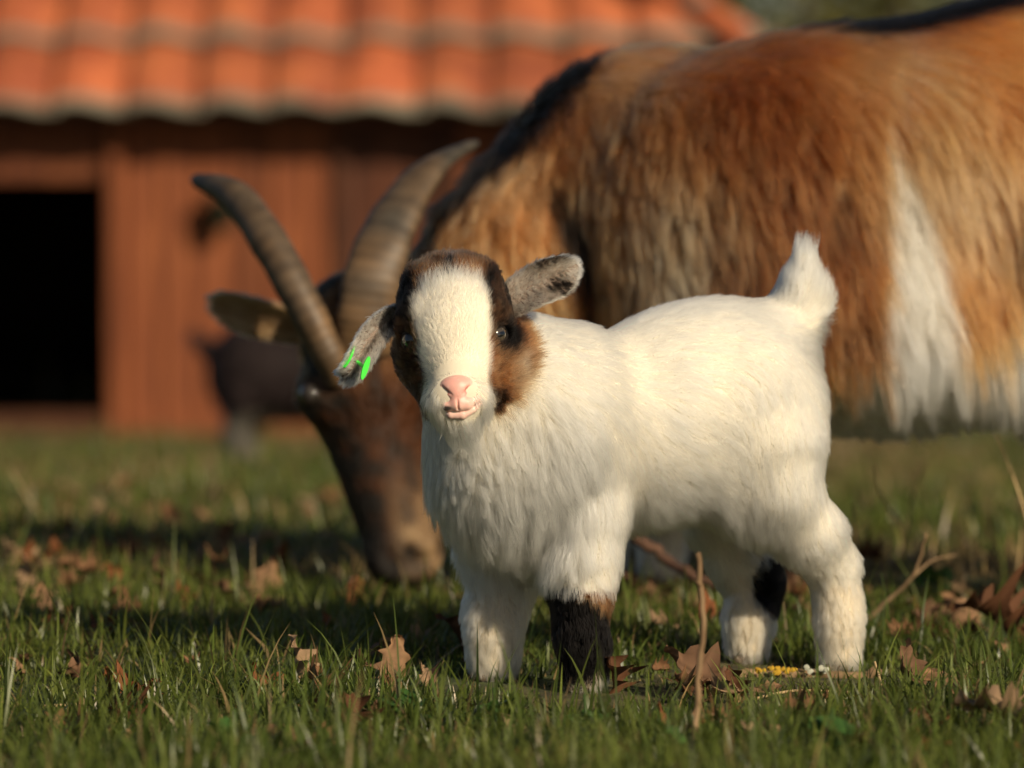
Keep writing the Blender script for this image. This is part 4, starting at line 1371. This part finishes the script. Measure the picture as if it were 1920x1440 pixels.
# ------------------------------------------------------------------ dark kid further back
def build_dark_kid():
    Y = 9.4
    gz = terrain(np.array([P(520, 880, Y)[0]]), np.array([Y]))[0]
    base = np.array([P(560, 880, Y)[0], Y, gz])
    b = lambda x, y, z: base + np.array([x, y, z])
    FR = np.eye(3)
    prims = [ell(b(-.02, 0, .215), FR, (.15, .085, .10), .05), ell(b(-.11, 0, .22), FR, (.085, .08, .10), .05), ell(b(.10, 0, .21), FR, (.07, .07, .09), .05),
             cap(b(.13, 0, .24), b(.20, -.01, .31), .055, .042, .04), cap(b(.21, -.01, .34), b(.28, -.03, .30), .042, .024, .03), cap(b(-.185, 0, .26), b(-.225, 0, .30), .02, .012, .02)]
    for x, y in ((-.12, -.045), (-.10, .045), (.10, -.04), (.12, .04)):
        prims += chain([(b(x, y, .16), .042), (b(x - .015, y, .09), .022), (b(x, y, .02), .017)], .02)
    V, Q, N = polygonize(prims, .008)
    D1, D2 = np.array([.016, .009, .009]), np.array([.10, .09, .075])
    def col(p):
        return mixc(D1, D2, smooth(.15, .10, p[:, 2] - gz + .03 * (vnoise(p, 20, 1) - .5))) * (.8 + .4 * vnoise(p, 30, 2))[:, None]
    root = empty('goat_kid', base, 'dark brown goat kid standing near the shed behind the grazing goat', 'goat kid')
    obj('body', grid_mesh_fast('body', V - base, Q, M_SKIN, col(V)), root)
    def fn(p, n, g):
        one = np.ones(len(p))
        fl = np.tile(np.array([-.6, 0, -.8]), (len(p), 1))
        return dict(dens=one, flow=fl, len=.02 * one, lift=.25 * one, grav=.3 * one, jit=.2 * one, clump=.4 * one, rad=.0006 * one, col=col(p))
    tag(fur('coat', V, Q, N, 12000, fn, root, base, seed=61, K=4), kind='stuff')
    for sg in (-1, 1):
        Ve, Qe, *_ = ear_mesh([b(.20, -.01 + sg * .03, .36), b(.19, -.01 + sg * .06, .365), b(.18, -.01 + sg * .10, .35)], [np.array([.3, 0, .95])] * 3, [.02, .035, .01], .2, .005)
        obj('ear', grid_mesh_fast('ear', Ve - base, Qe, M_SKIN, np.tile(D1 * 1.5, (len(Ve), 1))), root)
        put_eye(b(.235, -.012 + sg * .033, .345), np.array([.5, sg * .85, .1]), np.array([1, 0, -.4]), .010, root, base)
    hd = hoof_data('hoof', .013)
    for x, y in ((-.12, -.045), (-.10, .045), (.10, -.04), (.12, .04)):
        o = obj('hoof', hd, root); o.location = (x + .004, y, .006); o.rotation_euler = (0, 0, R(90))
build_dark_kid()
#MOTHER-END
#LITTER-BEGIN
# ------------------------------------------------------------------ fallen leaves, twigs, weeds
def leaf_data(k):
    g = np.random.default_rng(100 + k)
    n, m = 19, 7
    V, C, F = [], [], []
    lobes = 3.2 + .8 * g.random(); ph = g.random() * .5
    c0 = [np.array([.30, .175, .095]), np.array([.22, .115, .058]), np.array([.125, .055, .027]), np.array([.23, .085, .035]), np.array([.36, .235, .14]), np.array([.18, .10, .058])][k % 6]
    curl = g.uniform(1.0, 3.4) * (1 if k % 3 else -.9); bend = g.uniform(.6, 2.3) * (1 if k % 2 else -1); tw = g.uniform(-1.5, 1.5)
    for side in (1, -1):
        for i in range(n):
            t = i / (n - 1)
            for j in range(m):
                v = -1 + 2 * j / (m - 1)
                wd = .30 * math.sin(math.pi * min(t * .92 + .05, 1) ** .85) * (1 + .33 * math.cos(2 * math.pi * (lobes * t + ph + .10 * (v > 0))) * abs(v) ** 2)
                x = v * wd; y = t - .12 * abs(v) * math.cos(2 * math.pi * lobes * t) * .3
                z = curl * x * x * 1.6 + .075 * math.sin(9 * t + 5 * v + k) * abs(v) + .05 * math.sin(20 * t + 2 * k) * abs(v)
                a = bend * (t - .5)
                yy = math.sin(a) / bend if abs(bend) > .05 else t - .5
                zz = (1 - math.cos(a)) / bend if abs(bend) > .05 else 0
                q = tw * (t - .5)
                x, z = x * math.cos(q) - z * math.sin(q), x * math.sin(q) + z * math.cos(q)
                V.append((x, yy + (y - t), zz + z + side * .004))
                vein = .75 if abs(v) < .1 else 1.0
                C.append(c0 * vein * (.8 + .35 * g.random()) * (1 if side > 0 else 1.15))
    off = n * m
    for i in range(n - 1):
        for j in range(m - 1):
            a = i * m + j
            F.append((a, a + 1, a + m + 1, a + m)); F.append((off + a, off + a + m, off + a + m + 1, off + a + 1))
    tv, tf = tube_mesh([(0, -.46, .01), (.02, -.60, .03), (.05, -.74, .0)], [.012, .010, .008], 5)
    o = len(V); V += [tuple(q) for q in tv]; C += [c0 * .7] * len(tv); F += [tuple(x + o for x in f) for f in tf]
    return mesh_data('dead_leaf', V, F, M_DEAD, True, np.array(C))
LEAVES = [leaf_data(k) for k in range(12)]

def put_leaf(px, py, size, k, rot, lift=.012, label=None, group=None):
    q = G(px, py)
    o = bpy.data.objects.new('dead_leaf', LEAVES[k % 12]); COL.objects.link(o)
    s = size / (FPX / q[1])
    o.location = (q[0], q[1], terrain(np.array([q[0]]), np.array([q[1]]))[0] + lift * .8 + .07 * s); o.scale = (s, s, s)
    o.rotation_euler = tuple(R(a) for a in rot)
    tag(o, label, 'leaf', group)

def build_litter():
    g = random.Random(9)
    W = 'dead oak leaf '
    spec = [  # px, py of the ground under it, size px, mesh, rotation, lift, label
        (745, 1290, 118, 0, (70, 15, 30), .022, 'big curled tan dead leaf standing upright left of the white front hoof'),
        (556, 1285, 105, 4, (82, 10, 75), .022, 'narrow pale dead leaf standing on edge in the kid shadow border'),
        (600, 1325, 115, 1, (12, 18, 40), .016, 'flat tan dead leaf beside the narrow upright one'),
        (492, 1308, 88, 3, (25, -30, 120), .018, 'rusty orange dead leaf tilted up in the grass'),
        (650, 1385, 120, 2, (55, 30, 10), .020, 'crumpled very dark brown leaf beside round green weed'),
        (700, 1372, 70, 5, (30, 10, 200), .016, 'folded brown leaf touching the crumpled dark one'),
        (250, 1318, 105, 3, (20, 15, 80), .016, 'orange brown dead leaf with long stalk in open grass'),
        (225, 1368, 110, 2, (15, 10, 20), .010, 'flat maroon dead leaf sunk low in grass'),
        (1148, 1300, 90, 2, (75, 5, 60), .018, 'dark folded leaf leaning behind the black leg hoof'),
        (1300, 1308, 150, 5, (30, -20, 70), .020, 'wide brown dead leaf behind the upright dry stem'),
        (1372, 1318, 70, 2, (80, 0, 20), .018, 'small dark leaf standing on edge right of the dry stem'),
        (1360, 1382, 130, 0, (14, 12, 85), .014, 'large tan dead leaf lying right of the dry stem base'),
        (1270, 1395, 110, 3, (20, 5, 100), .014, 'reddish dead leaf lying left of the dry stem base'),
        (1425, 1408, 90, 4, (25, 20, 150), .014, 'pale grey brown leaf tilted near the large tan leaf'),
        (1490, 1372, 100, 1, (10, 5, 95), .012, 'slim tan leaf beside the long pale straw'),
        (1700, 1298, 115, 5, (55, 25, 40), .022, 'folded brown leaf right of the kid hind hoof'),
        (1785, 1312, 115, 0, (20, -25, 70), .016, 'crinkled brown leaf next to the folded brown one'),
        (1860, 1215, 165, 2, (35, 20, 75), .026, 'big dark russet leaf on the grass under the belly of the goat'),
        (1800, 1185, 130, 0, (25, -20, 20), .022, 'faded tan leaf behind the big dark russet leaf'),
        (1868, 1392, 175, 4, (22, 15, 80), .022, 'very large pale tan leaf with dark twig across it'),
        (1745, 1430, 90, 3, (15, 15, 60), .012, 'small red brown leaf in the front grass near pale leaf'),
        (130, 1400, 100, 1, (15, -20, 30), .012, 'tan leaf pressed into the front left grass'),
        (95, 1160, 100, 0, (40, 20, 50), .018, 'tan leaf at the far edge of the kid shadow'),
        (500, 1130, 110, 0, (55, 20, 10), .022, 'upright tan leaf below the grazing muzzle shadow'),
        (420, 1150, 80, 5, (45, -20, 140), .018, 'small pale leaf beside the upright tan leaf'),
        (535, 1090, 90, 3, (60, 10, 70), .022, 'reddish leaf poking up left of the grazing muzzle'),
        (190, 1200, 85, 2, (25, 10, 160), .012, 'brown leaf inside the kid shadow'),
        (860, 1240, 120, 2, (70, 20, 100), .020, 'dark brown leaf behind the far front leg in shade'),
        (1340, 1180, 110, 3, (20, 15, 50), .016, 'rusty leaf on the ground between the kid hind legs'),
        (1500, 1150, 110, 2, (20, 15, 130), .016, 'dark red leaf behind the kid hock'),
        (1130, 1190, 90, 0, (40, 15, 130), .018, 'pinkish tan leaf behind the black front leg'),
        (1230, 1150, 80, 5, (50, -15, 30), .020, 'small tan leaf standing in grass beneath the kid belly'),
        (540, 1430, 120, 5, (18, 8, 110), .012, 'grey brown leaf at the front edge of the pasture grass'),
        (960, 1400, 85, 4, (20, 20, 10), .012, 'small pale leaf in front of the black leg'),
        (1600, 1420, 80, 1, (20, 10, 60), .012, 'small tan leaf lying in the front right grass'),
    ]
    for px, py, s, k, r, l, lab in spec:
        put_leaf(px, py, s, k, r, l, lab)
    for i in range(135):
        px, py = g.uniform(-60, 1980), g.uniform(1110, 1455)
        if 840 < px < 1180 and 1180 < py < 1330 or 1330 < px < 1650 and 1200 < py < 1290:
            continue
        kk = g.randrange(12); hue = ['tan', 'brown', 'dark brown', 'rusty', 'pale tan', 'grey brown'][kk % 6]
        put_leaf(px, py, g.uniform(40, 85), kk, (g.gauss(0, 28), g.gauss(0, 28), g.uniform(0, 360)), .010, 'small %s leaf scrap lying low among the near grass blades' % hue, 'leaf scraps in the near grass')
    for i in range(110):
        u = g.random(); py = 850 + 260 * u
        kk = g.choice([0, 4, 1, 5, 6, 10, 2, 3]); hue = ['tan', 'brown', 'dark brown', 'rusty', 'pale tan', 'grey brown']
        px = g.uniform(-80, 2000) if g.random() < .45 else g.gauss(170, 170)
        put_leaf(px, py, g.uniform(45, 85) * (.45 + .55 * u), kk, (g.gauss(0, 35), g.gauss(0, 35), g.uniform(0, 360)), .022, 'blurred %s dead leaf on the pasture behind the kid' % hue[kk % 6], 'dead leaves on the pasture behind')

    def twig(name, pts, r0, r1, label, cat='twig', n=16, mat=M_TWIG, extra=None, knots=True):
        w_ = np.array([P(*p) for p in pts]); c = catmull(w_, n)
        base = c[np.argmin(c[:, 2])].copy()
        rr = np.linspace(r0, r1, n)
        if knots:
            rr = rr * (1 + .18 * np.sin(np.arange(n) * 1.9) * (np.arange(n) % 3 == 0)); c = c + np.random.default_rng(int(pts[0][0])).normal(size=c.shape) * r0 * .22
        V, F = tube_mesh(c - base, rr, 8)
        root = empty(name, base, label, cat)
        obj('stem', mesh_data('stem', V, F, mat), root)
        for e in (extra or []):
            ce = catmull(np.array([P(*p) for p in e[0]]), 10)
            V, F = tube_mesh(ce - base, np.linspace(e[1], e[1] * .5, 10), 6)
            obj('side_twig', mesh_data('side_twig', V, F, mat), root)
        return root
    M_STRAW = noise_mat('straw', [(.3, (.34, .23, .11)), (.7, (.52, .38, .20))], 90, .7)
    twig('dry_twig', [(1294, 1456, 3.16), (1303, 1380, 3.18), (1309, 1290, 3.20), (1318, 1190, 3.21), (1316, 1110, 3.22), (1308, 1036, 3.22)], .0027, .0021,
         'upright bare brown dry twig in front of the kid belly', 'twig', 22, extra=[([(1313, 1098, 3.22), (1308, 1094, 3.215), (1306, 1090, 3.21)], .0016)])
    twig('forked_twig', [(1618, 1168, 4.10), (1660, 1130, 4.09), (1700, 1092, 4.08), (1724, 1050, 4.07), (1736, 1000, 4.06)], .0026, .0014, 'pale forked twig leaning behind the kid hind leg', 'twig', 18,
         extra=[([(1690, 1104, 4.09), (1722, 1072, 4.14), (1750, 1050, 4.18), (1795, 1040, 4.22)], .0016)])
    twig('fallen_branch', [(1190, 1008, 4.28), (1250, 1050, 4.28), (1320, 1090, 4.26), (1420, 1128, 4.22), (1545, 1150, 4.16)], .0062, .0042, 'dark fallen branch lying behind the kid between its legs', 'branch', 20,
         mat=noise_mat('dark_bark', [(.3, (.05, .025, .018)), (.7, (.15, .08, .05))], 50, .85))
    st = twig('lichen_stick', [(1365, 1272, 3.69), (1440, 1268, 3.69), (1520, 1266, 3.685), (1600, 1266, 3.68), (1650, 1262, 3.68)], .0058, .0045, 'bark stick with yellow lichen lying at the kid hind hoof', 'stick', 18)
    M_LI = noise_mat('lichen', [(.3, (.34, .19, .02)), (.7, (.55, .34, .03))], 300, .9)
    M_LG = noise_mat('grey_lichen', [(.3, (.33, .34, .27)), (.7, (.52, .52, .43))], 300, .9)
    for i in range(34):
        yel = i < 24
        c = P(g.uniform(1418, 1492) if yel else g.uniform(1510, 1560), 1264 + g.uniform(-7, 3), 3.682 + g.uniform(-.003, .002))
        pr = []
        V, F = [], []
        rad = g.uniform(.0012, .0030)
        for a in range(9):
            th = a * 2 * math.pi / 9; rr = rad * g.uniform(.7, 1.2)
            V.append((rr * math.cos(th), -.001, rr * math.sin(th)))
        V.append((0, -.0018, 0)); F = [(a, (a + 1) % 9, 9) for a in range(9)]
        o = obj('lichen', mesh_data('lichen', V, F, M_LI if yel else M_LG), st); o.location = Vector(c) - st.location + Vector((0, -.004, .003))
    twig('straw', [(1398, 1316, 3.53), (1440, 1304, 3.535), (1490, 1295, 3.54), (1545, 1296, 3.54), (1592, 1298, 3.54)], .0013, .0010, 'long pale straw lying in grass before the kid hind legs', 'straw', 12, M_STRAW, knots=False)
    stalks = [([(1606, 1075, 4.5), (1604, 1000, 4.5), (1598, 945, 4.5)], 'thin dry stalk just right of the kid rump'),
              ([(1700, 1055, 4.55), (1690, 990, 4.5), (1652, 930, 4.5), (1640, 872, 4.5)], 'kinked dry stalk with bent tip under the goat belly'),
              ([(1700, 1010, 4.7), (1712, 930, 4.7), (1730, 872, 4.7)], 'slanting dry stalk beneath the white belly hair'),
              ([(1935, 1010, 4.2), (1912, 930, 4.2), (1890, 870, 4.2), (1868, 815, 4.2)], 'long dry stalk leaning towards the goat udder'),
              ([(1900, 1120, 4.5), (1915, 1000, 4.5), (1905, 900, 4.5)], 'upright dry stalk right of the long leaning one'),
              ([(130, 1010, 5.4), (70, 960, 5.4), (20, 880, 5.4)], 'blurred dry stalk leaning away from the doorway'),
              ([(90, 1010, 5.6), (60, 930, 5.6), (35, 870, 5.6)], 'blurred upright dry stalk in front of the dark doorway'),
              ([(170, 1000, 5.3), (195, 950, 5.3), (222, 895, 5.3)], 'blurred dry stalk bending towards the shed boards'),
              ([(850, 1445, 3.16), (815, 1410, 3.17), (778, 1388, 3.18)], 'short bent straw in the front grass'),
              ([(1620, 1330, 3.5), (1650, 1290, 3.5), (1640, 1240, 3.5)], 'pale broken straw standing by the kid hind hoof'),
              ([(1800, 1405, 3.3), (1850, 1360, 3.3), (1925, 1300, 3.3)], 'dark thin twig crossing the very large pale leaf'),
              ([(80, 1325, 3.52), (120, 1322, 3.52), (170, 1318, 3.52)], 'short dry straw beside the orange brown leaf')]
    for pts, lab in stalks:
        twig('dry_stalk', pts, .0017, .0009, lab, 'stalk', 12, M_STRAW if 'dark' not in lab else M_TWIG, knots=False)
    # broad-leaved weeds
    mw = leaf_mat('weed_leaf', .3, .4)
    def wleaf(k):
        gg = np.random.default_rng(300 + k)
        n = 22; V = [(0, .5, 0.06)]; C = [np.array([.06, .13, .03])]
        for rr in (.55, 1.0):
            for i in range(n):
                a = 2 * math.pi * i / n; q = .5 * rr * (1 + .09 * math.cos(8 * a) * (rr > .9) - .25 * math.exp(-((a - 1.5 * math.pi) / .35) ** 2))
                V.append((q * math.cos(a), .5 + q * math.sin(a), .06 * (1 - rr) + .05 * math.sin(3 * a + k) * rr)); C.append(np.array([.055, .125, .028]) * (.8 + .5 * gg.random()))
        F = [(0, 1 + i, 1 + (i + 1) % n) for i in range(n)] + [(1 + i, 1 + n + i, 1 + n + (i + 1) % n, 1 + (i + 1) % n) for i in range(n)]
        return mesh_data('leaf', V, F, mw, True, np.array(C))
    wl = [wleaf(k) for k in range(3)]
    weeds = [(745, 1368, 6, .020, 'round-leaved green weed near the crumpled dark leaf'), (1095, 1385, 6, .015, 'round-leaved green weed in front of the black front leg'), (925, 1375, 7, .016, 'large round-leaved weed in front of the kid chest'),
             (1250, 1425, 6, .018, 'small round-leaved weed left of the dry stem base'), (440, 1425, 6, .018, 'small round-leaved weed at the front left pasture edge'),
             (1770, 1125, 9, .022, 'yellowish leafy weed clump behind the forked twig'), (850, 1075, 9, .022, 'leafy weed clump beside the grazing muzzle'), (1560, 1430, 7, .02, 'round-leaved weed in the front right grass')]
    for px, py, n, s, lab in weeds:
        q = G(px, py)
        root = empty('weed_plant', q, lab, 'weed')
        for i in range(n):
            o = obj('leaf', wl[i % 3], root)
            o.location = (g.gauss(0, s * .5), g.gauss(0, s * .5), .010 + g.random() * s * .7); sc = s * g.uniform(.7, 1.3); o.scale = (sc, sc, sc)
            o.rotation_euler = (R(g.uniform(-10, 50)), R(g.gauss(0, 15)), g.uniform(0, 6.28))
        V, F = tube_mesh([(0, 0, -.004), (0.002, 0, .012), (0, .002, .02 + s)], [.0016, .0014, .001], 6)
        obj('stem', mesh_data('stem', V, F, mw, True, np.tile(np.array([.06, .11, .03]), (len(V), 1))), root)
build_litter()
#LITTER-END
